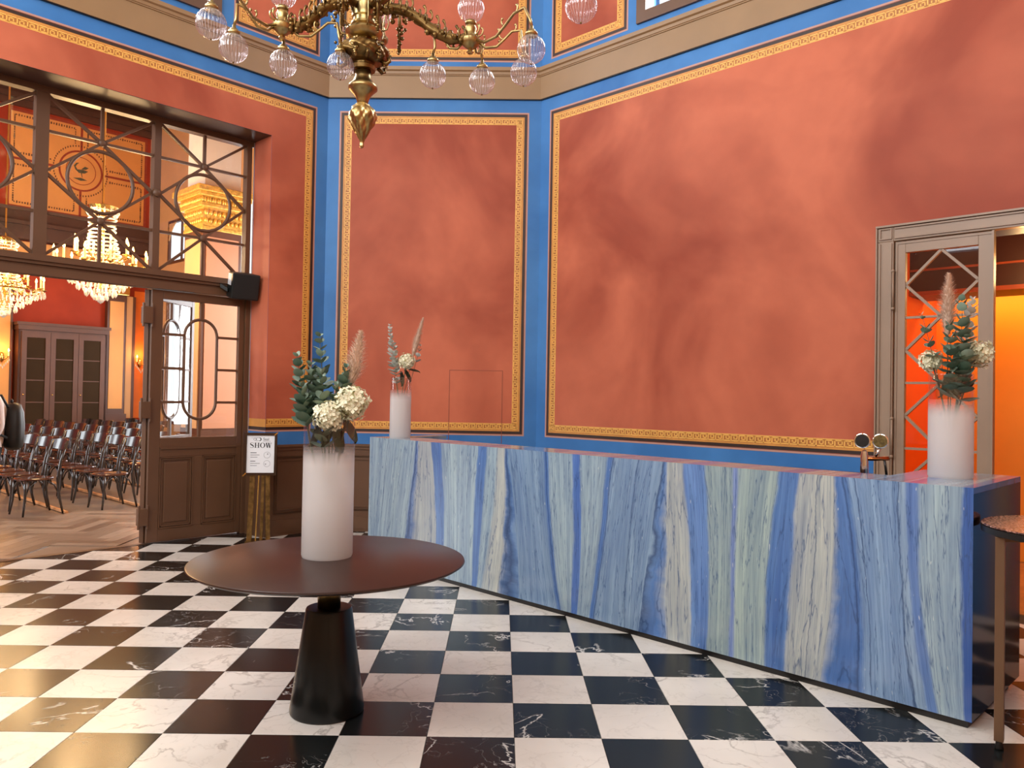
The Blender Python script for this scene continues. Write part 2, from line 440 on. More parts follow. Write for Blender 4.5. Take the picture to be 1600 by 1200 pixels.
KEYL = [((0.0, 0.08), (0.0, 0.92)), ((0.0, 0.92), (0.76, 0.92)), ((0.76, 0.92), (0.76, 0.34)), ((0.76, 0.34), (0.36, 0.34)), ((0.36, 0.34), (0.36, 0.66)), ((0.0, 0.08), (1.0, 0.08))]
def key_run(mb, P, length, h, mi):
    """meander lines; P(u, v): u along the band, v across it (0 outer .. 1 inner)"""
    n = max(1, round(length/0.078)); p = length/n; hw = 0.0052
    for i in range(n):
        for (x0, y0), (x1, y1) in KEYL:
            u0, u1, v0, v1 = (i+x0)*p, (i+x1)*p, y0*h, y1*h
            a0, a1, b0, b1 = min(u0, u1)-hw, max(u0, u1)+hw, min(v0, v1)-hw, max(v0, v1)+hw
            mb.quad(P(a0, b0), P(a1, b0), P(a1, b1), P(a0, b1), mi)
    mb.quad(P(0, h*1.04), P(length, h*1.04), P(length, h*1.04+0.007), P(0, h*1.04+0.007), mi)
def panel(F, t0, t1, z0, z1, parent, cut=None, fields=None):
    e = -0.0015
    mb = MB(); ring(mb, F, t0, t1, z0, z1, PINK0, PINK1, e, 0, cut); obj('pale_outline', mb, PINKLINE, parent)
    mb = MB(); ring(mb, F, t0, t1, z0, z1, PINK1, RUST1, e, 0, cut); ring(mb, F, t0, t1, z0, z1, DARK1, OCH1, e, 1, cut); obj('ochre_edge', mb, [RUST, OCHRE], parent)
    mb = MB(); ring(mb, F, t0, t1, z0, z1, RUST1, DARK1, e, 0, cut); obj('dark_outline', mb, DARKLINE, parent)
    mb = MB(); ring(mb, F, t0, t1, z0, z1, OCH1, KEY1, e, 0, cut)
    h = (KEY1-OCH1)*0.86; k = OCH1+0.004; e2 = e-0.001
    key_run(mb, lambda u, v: F(t0+k+u, e2, z1-k-v), t1-t0-2*k, h, 1)
    key_run(mb, lambda u, v: F(t0+k+v, e2, z0+k+u), z1-z0-2*k, h, 1)
    if cut is None:
        key_run(mb, lambda u, v: F(t1-k-v, e2, z0+k+u), z1-z0-2*k, h, 1)
        key_run(mb, lambda u, v: F(t0+k+u, e2, z0+k+v), t1-t0-2*k, h, 1)
    else: key_run(mb, lambda u, v: F(t0+k+u, e2, z0+k+v), cut-t0-k-0.01, h, 1)
    obj('greek_key_border', mb, [KEYDARK, KEYGOLD], parent)
    mb = MB()
    for (a, b, c, d) in (fields or [(t0+KEY1, t1-KEY1, z0+KEY1, z1-KEY1)]):
        mb.quad(F(a, e, c), F(b, e, c), F(b, e, d), F(a, e, d))
    obj('red_field', mb, RED, parent)
Z0, Z1 = 1.112, 4.804
panel(FM, 0.138, LM-0.138, Z0, Z1, wall_back)
panel(FR, 0.135, 6.0, Z0, Z1, wall_right, cut=3.69, fields=[(0.135+KEY1, 3.70, Z0+KEY1, Z1-KEY1), (3.70, 5.45, 2.9, Z1-KEY1), (5.45, 6.0-KEY1, Z0+KEY1, Z1-KEY1)])
panel(FL, 0.143, 5.3, Z0+0.02, Z1, wall_left, cut=0.70, fields=[(0.143+KEY1, 0.70, Z0+0.02+KEY1, 4.34), (0.143+KEY1, 5.3-KEY1, 4.34, Z1-KEY1), (3.88, 5.3-KEY1, Z0+KEY1, 4.34)])
U0, U1 = 5.385, 7.35
panel(FM, 0.138, LM-0.138, U0, U1, wall_back)
panel(FR, 0.138, 1.19, U0, U1, wall_right); panel(FL, 0.128, 1.165, U0, U1, wall_left)
panel(FR, 3.25, 4.3, U0, U1, wall_right); panel(FL, 3.25, 4.3, U0, U1, wall_left)
# hidden service hatch: joints scored in the paint of the back wall
mb = MB()
for a, b, c, d in ((1.452, 1.458, 1.02, 1.852), (2.054, 2.060, 1.02, 1.852), (1.452, 2.060, 1.847, 1.852)):
    mb.quad(FM(a, -0.0032, c), FM(b, -0.0032, c), FM(b, -0.0032, d), FM(a, -0.0032, d))
obj('hatch_joint', mb, RUST, wall_back)
# painted lining of the hall doorway
mb = MB(); zz = Z0+0.02; e = 0.6988
for a, b, mi in ((zz, zz+PINK1, 1), (zz+PINK1, zz+DARK1, 2), (zz+DARK1, zz+KEY1, 3), (zz+KEY1, 4.34, 0)):
    mb.quad(FL(e+0.0025, 0.0, a), FL(e+0.0025, 0.36, a), FL(e+0.0025, 0.36, b), FL(e+0.0025, 0.0, b), mi)
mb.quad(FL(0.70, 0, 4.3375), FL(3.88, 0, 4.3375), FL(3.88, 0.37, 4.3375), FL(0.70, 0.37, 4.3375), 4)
obj('doorway_lining', mb, [RED, PINKLINE, DARKLINE, OCHRE, simple('shaded_soffit_paint', (70, 40, 26), 0.5, var=0.15, scale=2)], wall_left)  # last slot: the shade under the wall is put into the soffit colour

# ------------------------------------------------------------------ cornice and wainscot
def inner(d):                          # plan polyline at distance d inside the room
    def line(a, dr, n): return a-n*d, dr
    a1, u1 = line(CL, dL, nL); a2, u2 = line(CL, dM, nM); a3, u3 = line(CR, dR, nR)
    def isec(p, u, q, v):
        den = u.cross(v); return p+u*((q-p).cross(v)/den)
    return [a1+u1*TL, isec(a1, u1, a2, u2), isec(a2, u2, a3, u3), a3+u3*TR]
def sweep(mb, prof, mi=0):             # prof: list of (inset, z)
    pls = [inner(d) for d, z in prof]
    for (p, (d0, z0)), (q, (d1, z1)) in zip(zip(pls, prof), zip(pls[1:], prof[1:])):
        for i in range(3):
            mb.quad((*p[i], z0), (*p[i+1], z0), (*q[i+1], z1), (*q[i], z1), mi)
    return mb
mb = MB()
sweep(mb, [(0.0, 4.946), (0.022, 4.946), (0.022, 4.953), (0.0, 4.953)], 1)
sweep(mb, [(0.0, 4.953), (0.030, 4.953), (0.034, 5.205), (0.044, 5.208), (0.044, 5.218), (0.052, 5.222), (0.056, 5.25), (0.074, 5.262), (0.078, 5.30), (0.0, 5.305)], 0)
struct('trim_1', mb, [TAUPE, BLACKP], 'taupe moulded cornice band round the walls')
def wainscot(F, t0, t1, name, panels, lab):
    mb = MB(); mb.fbox(F, t0, t1, -0.022, 0.0, 0.0, 0.93)
    o = struct(name, mb, BROWN, lab)
    obj('cap_moulding', MB().fbox(F, t0, t1, -0.052, 0, 0.965, 0.99).fbox(F, t0, t1, -0.036, 0, 0.93, 0.965), BROWN, o)
    obj('skirting', MB().fbox(F, t0, t1, -0.034, -0.022, 0.03, 0.17).fbox(F, t0, t1, -0.03, -0.022, 0, 0.03), [BROWN], o)
    for a, b in panels:
        mb = MB(); c, d = 0.24, 0.86
        for q in (0.0, 0.035):
            ring(mb, F, a+q, b-q, c+q, d-q, 0.0, 0.014, -0.034)
            for x0, x1, y0, y1 in ((a+q, b-q, c+q, c+q+0.014), (a+q, b-q, d-q-0.014, d-q), (a+q, a+q+0.014, c+q, d-q), (b-q-0.014, b-q, c+q, d-q)):
                mb.fbox(F, x0, x1, -0.034+0.004*(q > 0), -0.022, y0, y1)
        obj('panel_moulding', mb, BROWN, o)
    return o
wainscot(FL, 0.0, 0.70, 'trim_2', [(0.11, 0.60)], 'brown panelled wainscot on the pier by the doorway')
wainscot(FL, 3.88, TL, 'trim_13', [(4.0, 4.7), (4.8, 5.5)], 'brown panelled wainscot on the pier left of the doorway')
wainscot(FM, 0.0, LM, 'trim_3', [(0.12, 0.82), (0.92, 1.62), (1.72, 2.34)], 'brown panelled wainscot behind the bar end')
wainscot(FR, 0.0, 3.70, 'trim_4', [(0.15+0.88*i, 0.95+0.88*i) for i in range(4)], 'brown panelled wainscot along the bar wall')
mb = MB().fbox(FL, 0.70, 0.722, 0.0, 0.36, 0.0, 0.965).fbox(FL, 0.70, 0.74, 0.0, 0.36, 0.965, 0.99)
obj('jamb_panel', mb, BROWN, bpy.data.objects['trim_2'])

# upper windows of the slanting walls
def upper_window(F, name, lab):
    t0, t1, z0, z1 = CW
    o = struct_empty(name, lab, F((t0+t1)/2, 0, z0))
    def fr(a, b, c, d, o0=-0.03, o1=0.12, nm='frame', mt=BROWN): return obj(nm, MB().fbox(F, a, b, o0, o1, c, d), mt, o)
    fr(t0-0.05, t1+0.05, z0-0.05, z0+0.06); fr(t0-0.05, t1+0.05, z1-0.06, z1+0.05); fr(t0-0.05, t0+0.06, z0+0.06, z1-0.06); fr(t1-0.06, t1+0.05, z0+0.06, z1-0.06)
    m = (t0+t1)/2; fr(m-0.03, m+0.03, z0+0.06, z1-0.06, 0.0, 0.09, 'mullion'); zc = (z0+z1)/2+0.3
    fr(t0+0.06, m-0.03, zc-0.02, zc+0.02, 0.02, 0.08, 'glazing_bar'); fr(m+0.03, t1-0.06, zc-0.02, zc+0.02, 0.02, 0.08, 'glazing_bar')
    for a, b in ((t0+0.06, m-0.03), (m+0.03, t1-0.06)):
        for c, d in ((z0+0.06, zc-0.02), (zc+0.02, z1-0.06)):
            obj('pane', MB().fbox(F, a, b, 0.045, 0.05, c, d), PANE, o)
upper_window(FL, 'window_2', 'brown framed window high above the hall doorway'); upper_window(FR, 'window_3', 'brown framed window high above the bar wall')

# ------------------------------------------------------------------ glazed doorway to the hall
OF = 0.43                                # depth of the joinery behind the wall face
ZH, ZL1, ZL0 = 4.34, 2.785, 2.59
bays = [(0.745, 1.745), (1.745, 2.79), (2.79, 3.835)]
transom = struct_empty('window_1', 'transom window with circles and crossing bars above the hall doors', FL(2.3, OF, ZL1))
N3 = Vector((nL.x, nL.y, 0))
mb = MB().fbox(FL, 0.70, 3.88, OF-0.05, OF+0.05, 4.285, ZH); obj('head', mb, BROWN, transom)
for a, wd in ((0.745, 0.055), (1.745, 0.066), (2.79, 0.11), (3.835, 0.055)):
    obj('mullion', MB().fbox(FL, a-wd/2, a+wd/2, OF-0.045, OF+0.045, ZL1, 4.285), BROWN, transom)
for a, b in bays:
    m = (a+b)/2; zt, zm, zb, ztop, zbot = 3.945, 3.565, 3.185, 4.285, ZL1; i = 0.035
    def B_(p, q, w=0.026): obj('glazing_bar', MB().bar(FL(p[0], OF-0.006, p[1]), FL(q[0], OF-0.006, q[1]), w, 0.034, N3), BROWN, transom)
    aa, bb = a+i, b-i
    for p, q in (((m, zt), (m, ztop)), ((m, zb), (m, zbot)), ((aa, ztop), (m, zt)), ((bb, ztop), (m, zt)), ((aa, zbot), (m, zb)), ((bb, zbot), (m, zb)),
                 ((m, zt), (aa, zm)), ((m, zt), (bb, zm)), ((m, zb), (aa, zm)), ((m, zb), (bb, zm)), ((aa, zt), (m, zt)), ((m, zt), (bb, zt)), ((aa, zb), (m, zb)), ((m, zb), (bb, zb))): B_(p, q)
    pts = [FL(m+0.298*cos(x), OF-0.01, zm+0.298*sin(x)) for x in [2*pi*k/48 for k in range(48)]]
    obj('circle_bar', MB().tube(pts, 0.018, 8, closed=True), BROWN, transom, smooth=True)
    for q in (zt, zb):
        c = FL(m, OF-0.025, q); mm = MB().lathe([(0.036, -0.006), (0.036, 0.012), (0.026, 0.020), (0.012, 0.022), (0.0, 0.024)], 16)
        rot = Vector((-nL.x, -nL.y, 0)).to_track_quat('Z', 'Y').to_matrix().to_4x4(); rot.translation = c
        mm.v = [rot @ v for v in mm.v]; obj('boss', mm, BROWN, transom, auto=0.6)
    obj('pane', MB().fbox(FL, a+0.02, b-0.02, OF+0.014, OF+0.019, zbot, ztop), PANE, transom)
c = FL(1.745, OF-0.05, 3.565); mm = MB().lathe([(0.042, -0.01), (0.042, 0.012), (0.028, 0.022), (0.0, 0.028)], 16); rot.translation = c; mm.v = [rot @ v for v in mm.v]; obj('boss', mm, BROWN, transom, auto=0.6)
mb = MB().fbox(FL, 0.70, 3.88, OF-0.06, OF+0.06, ZL0+0.005, ZL1-0.002)
mb.fbox(FL, 0.70, 3.88, OF-0.105, OF-0.06, 2.722, ZL1-0.006).fbox(FL, 0.70, 3.88, OF-0.085, OF-0.06, 2.692, 2.722).fbox(FL, 0.70, 3.88, OF-0.07, OF-0.06, ZL0+0.005, 2.664)
struct('trim_5', mb, BROWN, 'brown moulded lintel beam under the transom window')
mb = MB().fbox(FL, 0.70, 0.752, OF-0.05, OF+0.05, 0, ZL0+0.004).fbox(FL, 3.83, 3.88, OF-0.05, OF+0.05, 0, ZL0+0.004)
struct('trim_6', mb, BROWN, 'brown door posts at the sides of the hall doorway')
mb = MB().fbox(FL, 0.70, 3.88, 0.425, 0.50, -0.012, 0.004); struct('trim_7', mb, BROWN, 'dark wooden threshold strip between tiles and parquet')

def glazed_leaf(name, F, lab, wdt=1.006, hinge=True):
    """half glazed leaf; F(u, o, z): u from its meeting edge 0..wdt"""
    o = struct_empty(name, lab, F(wdt/2, 0, 0)); th = 0.024
    def part(nm, a, b, c, d, h=th, mt=BROWN, bev=0.004): return obj(nm, MB().fbox(F, a, b, -h, h, c, d), mt, o, bevel=bev)
    g0, g1 = 0.062, wdt-0.115; zg0, zg1 = 1.074, 2.50
    part('stile', 0.0, g0, 0.012, 2.585); part('stile', g1, wdt, 0.012, 2.585)
    part('rail', g0, g1, zg1, 2.585); part('rail', g0, g1, 0.012, 0.145); part('rail', g0, g1, 0.875, zg0)
    obj('rail_moulding', MB().fbox(F, g0+0.0, g1, -th-0.012, -th, 0.955, 0.975), BROWN, o)
    mid = 0.49; part('stile', mid-0.05, mid+0.05, 0.145, 0.875)
    for a, b in ((g0, mid-0.05), (mid+0.05, g1)):
        obj('panel', MB().fbox(F, a, b, -0.010, 0.010, 0.145, 0.875), BROWN, o)
        obj('raised_panel', MB().fbox(F, a+0.05, b-0.05, -0.019, 0.019, 0.20, 0.82), BROWN, o, bevel=0.008)
        mb = MB()
        for q, h in ((0.0, 0.031), (0.018, 0.026)):
            for x0, x1, y0, y1 in ((a+q, b-q, 0.145+q, 0.145+q+0.012), (a+q, b-q, 0.875-q-0.012, 0.875-q), (a+q, a+q+0.012, 0.145+q, 0.875-q), (b-q-0.012, b-q, 0.145+q, 0.875-q)): mb.fbox(F, x0, x1, -h, h, y0, y1)
        obj('panel_moulding', mb, BROWN, o)
    # oval and bars
    cx = (g0+g1)/2; rx = 0.178; zt, zb = 2.14, 1.44
    pts = [F(cx+rx*cos(x), 0, zt+rx*sin(x)) for x in [pi*k/14 for k in range(15)]]+[F(cx+rx*cos(x), 0, zb+rx*sin(x)) for x in [pi+pi*k/14 for k in range(15)]]
    obj('oval_bar', MB().tube(pts, 0.0165, 8, closed=True), BROWN, o, smooth=True)
    nd = F(0, 1, 0)-F(0, 0, 0)
    for z in (zt, (zt+zb)/2, zb):
        for a, b in ((g0, cx-rx), (cx+rx, g1)): obj('glazing_bar', MB().bar(F(a, 0, z), F(b, 0, z), 0.026, 0.032, nd), BROWN, o)
    obj('glazing_bar', MB().bar(F(cx, 0, zt+rx), F(cx, 0, zg1), 0.026, 0.032, nd), BROWN, o); obj('glazing_bar', MB().bar(F(cx, 0, zg0), F(cx, 0, zb-rx), 0.026, 0.032, nd), BROWN, o)
    obj('pane', MB().fbox(F, g0, g1, 0.008, 0.012, zg0, zg1), PANE, o)
    return o
leaf1 = glazed_leaf('door_1', lambda u, o, z: FL(0.755+u, OF+o, z), 'half glazed brown door leaf with an oval of bars, closed beside the pier')
hp = FL(1.79, OF+0.03, 0).xy; th = radians(52); fd = (nL*cos(th)-dL*sin(th)); fn = Vector((fd.y, -fd.x))
leaf2 = glazed_leaf('door_2', lambda u, o, z: Vector((*(hp+fd*(0.94-u*0.94/1.006)+fn*o), z)), 'half glazed brown door leaf folded back into the hall')
for z in (2.32, 1.36, 0.28):
    mb = MB().fbox(FL, 1.762, 1.845, OF-0.062, OF+0.03, z-0.085, z+0.085).tube([FL(1.85, OF-0.05, z-0.12), FL(1.85, OF-0.05, z+0.12)], 0.013, 8).tube([FL(1.762, OF-0.05, z-0.12), FL(1.762, OF-0.05, z+0.12)], 0.010, 8)
    obj('hinge', mb, BROWN, leaf1, bevel=0.004)

# ------------------------------------------------------------------ door to the orange room
frame = struct_empty('trim_8', 'taupe moulded casing of the door behind the bar', FR(4.5, 0, 0))
def cas(nm, a, b, c, d, o0=-0.03, o1=0.04): return obj(nm, MB().fbox(FR, a, b, o0, o1, c, d), DOORP, frame, bevel=0.004)
cas('jamb', 3.70, 3.822, 0, 2.85); cas('jamb', 5.33, 5.45, 0, 2.85); cas('head', 3.822, 5.33, 2.85, 2.965); cas('corner_block', 3.70, 3.822, 2.85, 2.965); cas('corner_block', 5.33, 5.45, 2.85, 2.965)
for a, b, c, d in ((3.715, 3.725, 0, 2.835), (3.80, 3.81, 0, 2.835), (3.83, 5.32, 2.868, 2.878), (3.83, 5.32, 2.945, 2.955), (3.715, 3.725, 2.868, 2.955), (3.80, 3.81, 2.868, 2.955), (3.725, 3.80, 2.868, 2.876), (3.725, 3.80, 2.947, 2.955)): obj('moulding', MB().fbox(FR, a, b, -0.042, -0.03, c, d), DOORP, frame)
obj('outer_fillet', MB().fbox(FR, 3.69, 3.70, -0.045, 0, 0, 2.975).fbox(FR, 3.69, 5.46, -0.05, 0, 2.965, 2.98), DOORP, frame)
d3 = struct_empty('door_3', 'taupe door leaf glazed with a lattice of diamonds', FR(4.16, 0.02, 0))
def dp(nm, a, b, c, d, mt=DOORP, o0=-0.012, o1=0.036): return obj(nm, MB().fbox(FR, a, b, o0, o1, c, d), mt, d3, bevel=0.003)
dp('stile', 3.828, 3.905, 0.01, 2.845); dp('stile', 4.412, 4.502, 0.01, 2.845); dp('rail', 3.905, 4.412, 2.752, 2.845); dp('rail', 3.905, 4.412, 0.01, 0.62)
obj('edge_bead', MB().fbox(FR, 4.502, 4.516, -0.03, 0.036, 0.01, 2.845).fbox(FR, 3.836, 3.848, -0.018, -0.012, 0.01, 2.835).fbox(FR, 3.848, 4.50, -0.018, -0.012, 2.823, 2.835), DOORP, d3)
NR3 = Vector((nR.x, nR.y, 0)); t0, t1 = 3.905, 4.412; tm = (t0+t1)/2
zc = [2.752-0.515*k for k in range(5)]
for k in range(4):
    za, zb_ = zc[k], zc[k+1]; zm = (za+zb_)/2
    for p, q in (((tm, za), (t0, zm)), ((tm, za), (t1, zm)), ((t0, zm), (tm, zb_)), ((t1, zm), (tm, zb_))):
        obj('lattice_bar', MB().bar(FR(p[0], 0.012, p[1]), FR(q[0], 0.012, q[1]), 0.020, 0.03, NR3), DOORP, d3)
    if k > -1:
        for a, b in ((t0, tm), (tm, t1)): obj('lattice_bar', MB().bar(FR(a, 0.012, zb_), FR(b, 0.012, zb_), 0.018, 0.03, NR3), DOORP, d3)
obj('pane', MB().fbox(FR, t0, t1, 0.014, 0.018, 0.62, 2.752), PANE, d3)
for z in (2.46, 1.29):
    mm = MB().tube([FR(3.825, -0.048, z-0.14), FR(3.825, -0.048, z+0.14)], 0.0085, 10).ball(FR(3.825, -0.048, z+0.15), 0.014).ball(FR(3.825, -0.048, z-0.15), 0.014)
    obj('hinge', mm, DOORP, d3, smooth=True)

# the orange room beyond
ORANGE = simple('orange_wall_paint', (238, 150, 38), 0.55, var=0.05, scale=2); VERM = simple('vermilion_wall_paint', (246, 92, 18), 0.45, var=0.05, scale=2)
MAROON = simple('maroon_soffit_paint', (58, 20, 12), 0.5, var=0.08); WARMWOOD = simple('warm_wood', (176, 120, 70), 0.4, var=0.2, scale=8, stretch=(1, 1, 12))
struct('wall_orange', MB().fbox(FR, 3.3, 7.0, 2.6, 2.75, 0, 3.4), ORANGE, 'glowing orange wall of the small room behind the bar')
struct('wall_vermilion', MB().fbox(FR, 3.28, 3.42, 0.33, 2.6, 0, 3.4), VERM, 'vermilion side wall of the small room seen through the lattice door')
struct('wall_orange_end', MB().fbox(FR, 6.9, 7.0, 0.33, 2.6, 0, 3.4), ORANGE)
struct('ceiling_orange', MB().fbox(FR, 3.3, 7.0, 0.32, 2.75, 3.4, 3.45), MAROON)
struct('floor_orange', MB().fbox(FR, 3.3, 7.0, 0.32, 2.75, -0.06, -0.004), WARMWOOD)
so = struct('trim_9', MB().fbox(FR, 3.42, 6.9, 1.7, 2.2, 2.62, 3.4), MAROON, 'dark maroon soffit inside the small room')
obj('shadow_bead', MB().fbox(FR, 3.42, 6.9, 1.675, 1.70, 2.62, 2.66).fbox(FR, 3.42, 6.9, 1.685, 1.70, 2.86, 2.88), simple('rust_bead_paint', (150, 60, 26), 0.5), so)
ls = thing('strip_lamp', 'warm strip lamp behind the maroon soffit of the orange room', 'lamp', FR(4.9, 2.36, 2.78))
obj('lamp_housing', MB().fbox(FR, 3.6, 6.7, 2.33, 2.40, 2.79, 2.82), BRASS, ls); obj('diffuser', MB().fbox(FR, 3.62, 6.68, 2.335, 2.395, 2.775, 2.79), emit('warm_strip', (255, 178, 70), 14), ls)
l = area_light('strip_lamp_light', FR(5.1, 2.36, 2.765), FR(5.1, 2.42, 1.0), 3.0, 0.08, 22, (1.0, 0.62, 0.24))
l.rotation_euler = (0, 0, atan2(dR.y, dR.x))
point_light('orange_room_lamp', FR(4.6, 1.05, 2.7), 34, (1.0, 0.60, 0.24), 0.12)
pl = thing('ceiling_lamp', 'warm round ceiling lamp inside the orange room', 'lamp', FR(4.6, 1.05, 3.4))
obj('lamp_stem', MB().tube([FR(4.6, 1.05, 3.4), FR(4.6, 1.05, 2.98)], 0.01, 8), BRASS, pl); obj('lamp_globe', MB().ball(FR(4.6, 1.05, 2.9), 0.09, 16, 10), emit('warm_globe', (255, 170, 70), 6), pl, smooth=True)

# ------------------------------------------------------------------ stone bar
BR = Vector((2.194, 0.137)); db = Vector((0.698, -0.716)); nb = Vector((0.716, 0.698)); LB, HB = 5.02, 1.158
BLc = BR-db*LB
def FB(s, n, z): return Vector((*(BR-db*s+nb*n), z))       # s from the right end, n back from the front
def mat_blue_stone():
    """banded blue quartzite: bands follow the mesh's own u coordinate, fine veins from stretched noise"""
    m, nt, b = new_mat('blue_quartzite')
    uv = N(nt, 'ShaderNodeUVMap'); uv.uv_map = 'slab'
    sep = N(nt, 'ShaderNodeSeparateXYZ'); nt.links.new(uv.outputs[0], sep.inputs[0])
    def nz(sx, sy, detail=4.0, dist=0.0, rough=0.55):
        mp = N(nt, 'ShaderNodeMapping'); mp.inputs['Scale'].default_value = (sx, sy, 1); nt.links.new(uv.outputs[0], mp.inputs[0])
        n = N(nt, 'ShaderNodeTexNoise', Scale=1.0, Detail=detail, Distortion=dist, Roughness=rough); nt.links.new(mp.outputs[0], n.inputs['Vector'])
        return n.outputs[0]
    wob = math_n(nt, 'MULTIPLY', math_n(nt, 'SUBTRACT', nz(5, 2.6, 5.0), 0.5), 0.055)
    wob2 = math_n(nt, 'MULTIPLY', math_n(nt, 'SUBTRACT', nz(30, 14, 3.0), 0.5), 0.012)
    u = math_n(nt, 'ADD', math_n(nt, 'ADD', sep.outputs[0], wob), wob2)
    half = math_n(nt, 'DIVIDE', u, 5.04)
    LG, GB, BL, BE, GR, DB = (146, 165, 175), (126, 150, 174), (84, 117, 168), (168, 172, 168), (148, 164, 162), (64, 96, 156)
    def stops(segs, o, w):
        out = []
        for s0, s1, c in segs:
            e = min(0.008, (s1-s0)*0.3); out += [((s0+e-o)/w, lin(c)), ((s1-e-o)/w, lin(c))]
        return out
    sa_ = [(0.0, 0.05, DB), (0.05, 0.25, LG), (0.25, 0.31, (100, 128, 176)), (0.31, 0.345, (138, 160, 180)), (0.345, 0.60, (124, 150, 180)), (0.60, 0.67, BL), (0.67, 0.87, BE), (0.87, 0.99, BL), (0.99, 1.24, GR), (1.24, 1.275, (120, 138, 182)), (1.275, 1.47, GR), (1.47, 1.62, (104, 136, 184)), (1.62, 1.74, BE), (1.74, 1.765, BL), (1.765, 2.12, GB)]
    sb_ = [(2.10, 2.17, GB), (2.17, 2.22, BL), (2.22, 2.465, LG), (2.465, 2.535, (84, 116, 176)), (2.535, 2.77, LG), (2.77, 2.81, BL), (2.81, 3.195, GB), (3.195, 3.215, BL), (3.215, 3.30, BE), (3.30, 3.42, LG), (3.42, 3.53, BL), (3.53, 3.99, LG), (3.99, 4.12, BL), (4.12, 4.285, BE), (4.285, 4.31, BL), (4.31, 5.04, LG)]
    ca = ramp(nt, math_n(nt, 'DIVIDE', u, 2.52), stops(sa_, 0.0, 2.52))
    cb = ramp(nt, math_n(nt, 'DIVIDE', math_n(nt, 'SUBTRACT', u, 2.0), 3.1), stops(sb_, 2.0, 3.1))
    c = mix_c(nt, math_n(nt, 'GREATER_THAN', u, 2.11), ca, cb)
    # lengthwise streaks
    for sx_, sy_, k_, lo, hi in ((7, 0.7, 0.75, (0.34, 0.38, 0.46), (0.62, 0.62, 0.58)), (26, 0.8, 0.6, (0.33, 0.36, 0.42), (0.63, 0.62, 0.60)), (75, 1.2, 0.5, (0.34, 0.36, 0.40), (0.64, 0.63, 0.62))):
        c = mix_c(nt, k_, c, ramp(nt, nz(sx_, sy_, 5.0, 0.15, 0.6), [(0.34, lo), (0.66, hi)]), 'OVERLAY')
    # hair veins: thin dark wavering lines
    def line(n, wd): return math_n(nt, 'SUBTRACT', 1.0, math_n(nt, 'DIVIDE', math_n(nt, 'ABSOLUTE', math_n(nt, 'SUBTRACT', n, 0.5)), wd, clamp=True), clamp=True)
    v = math_n(nt, 'MULTIPLY', line(nz(18, 1.1, 5.0, 0.4), 0.015), 0.75)
    c = mix_c(nt, v, c, lin((52, 78, 120)))
    v = math_n(nt, 'MULTIPLY', line(nz(52, 1.3, 4.0, 0.3), 0.026), 0.36)
    c = mix_c(nt, v, c, lin((70, 92, 128)))
    # named cracks
    for pos, wd in ((4.30, 0.008), (3.205, 0.010), (2.79, 0.006), (2.17, 0.006), (1.955, 0.005), (1.765, 0.010), (0.625, 0.009), (0.565, 0.005), (0.345, 0.006), (4.735, 0.006), (0.76, 0.004)):
        d = math_n(nt, 'DIVIDE', math_n(nt, 'ABSOLUTE', math_n(nt, 'SUBTRACT', u, pos)), wd, clamp=True)
        v = math_n(nt, 'MULTIPLY', math_n(nt, 'SUBTRACT', 1.0, d, clamp=True), 0.75)
        c = mix_c(nt, v, c, lin((44, 66, 104)))
    # small quartz flecks
    fl_ = ramp(nt, nz(60, 14, 1.0), [(0.74, 0.0), (0.80, 1.0)]); c = mix_c(nt, math_n(nt, 'MULTIPLY', fl_, 0.55), c, lin((214, 220, 214)))
    nt.links.new(c, b.inputs['Base Color']); b.inputs['Roughness'].default_value = 0.16
    return m
STONE = mat_blue_stone()
# (u at the top edge, u at the foot) of the bands of the slab, metres from the right end
WARP = [(0, 0), (0.05, 0.03), (0.25, 0.15), (0.31, 0.20), (0.35, 0.27), (0.57, 0.47), (0.63, 0.54), (0.67, 0.73), (0.87, 0.94), (0.99, 1.06), (1.26, 1.27), (1.47, 1.44), (1.62, 1.55), (1.74, 1.74), (1.765, 1.94), (1.95, 2.05), (2.20, 2.35), (2.47, 2.47),
        (2.53, 2.52), (2.79, 2.63), (3.195, 3.04), (3.215, 3.25), (3.30, 3.46), (3.52, 3.56), (4.00, 3.93), (4.12, 4.03), (4.15, 4.035), (4.28, 4.32), (4.31, 4.49), (4.73, 4.87), (5.02, 5.02)]
def slab_uv(o, cols):
    me = o.data; uvl = me.uv_layers.new(name='slab')
    for lp in me.loops: uvl.data[lp.index].uv = cols[lp.vertex_index]
bar = thing('bar_counter', 'long bar counter faced with blue banded stone', 'bar counter', FB(LB/2, 0, 0))
mb = MB(); cols = []; ROWS = 14; zb0 = 0.035
for i in range(ROWS+1):
    f = i/ROWS
    for (a, b) in WARP:
        s_ = a*f+b*(1-f)
        if 0 < a < LB: s_ += 0.03*sin(f*pi)*sin(a*7.3)
        mb.v.append(FB(s_, 0.0, zb0+(HB-zb0)*f)); cols.append((a, f*1.12))
k = len(WARP)
for i in range(ROWS):
    for j in range(k-1): mb.f.append([i*k+j+1, i*k+j, (i+1)*k+j, (i+1)*k+j+1]); mb.m.append(0)
front = obj('front_slab', mb, STONE, bar); slab_uv(front, cols)
def stone_box(nm, s0, s1, n0, n1, z0, z1, mt=STONE):
    mb = MB().fbox(FB, s0, s1, n0, n1, z0, z1); o = obj(nm, mb, mt, bar)
    if mt is STONE: slab_uv(o, [(BR-v.xy).dot(db) and ((BR-v.xy).dot(db), (v.xy-BR).dot(nb)+1.2) or (0, 1.2) for v in mb.v])
    return o
stone_box('top_ledge', 0.0, LB, 0.0005, 0.34, HB-0.03, HB)
stone_box('return_top', 0.0, 0.50, 0.34, 0.93, HB-0.03, HB); stone_box('return_top', LB-0.16, LB, 0.34, 0.80, HB-0.03, HB)
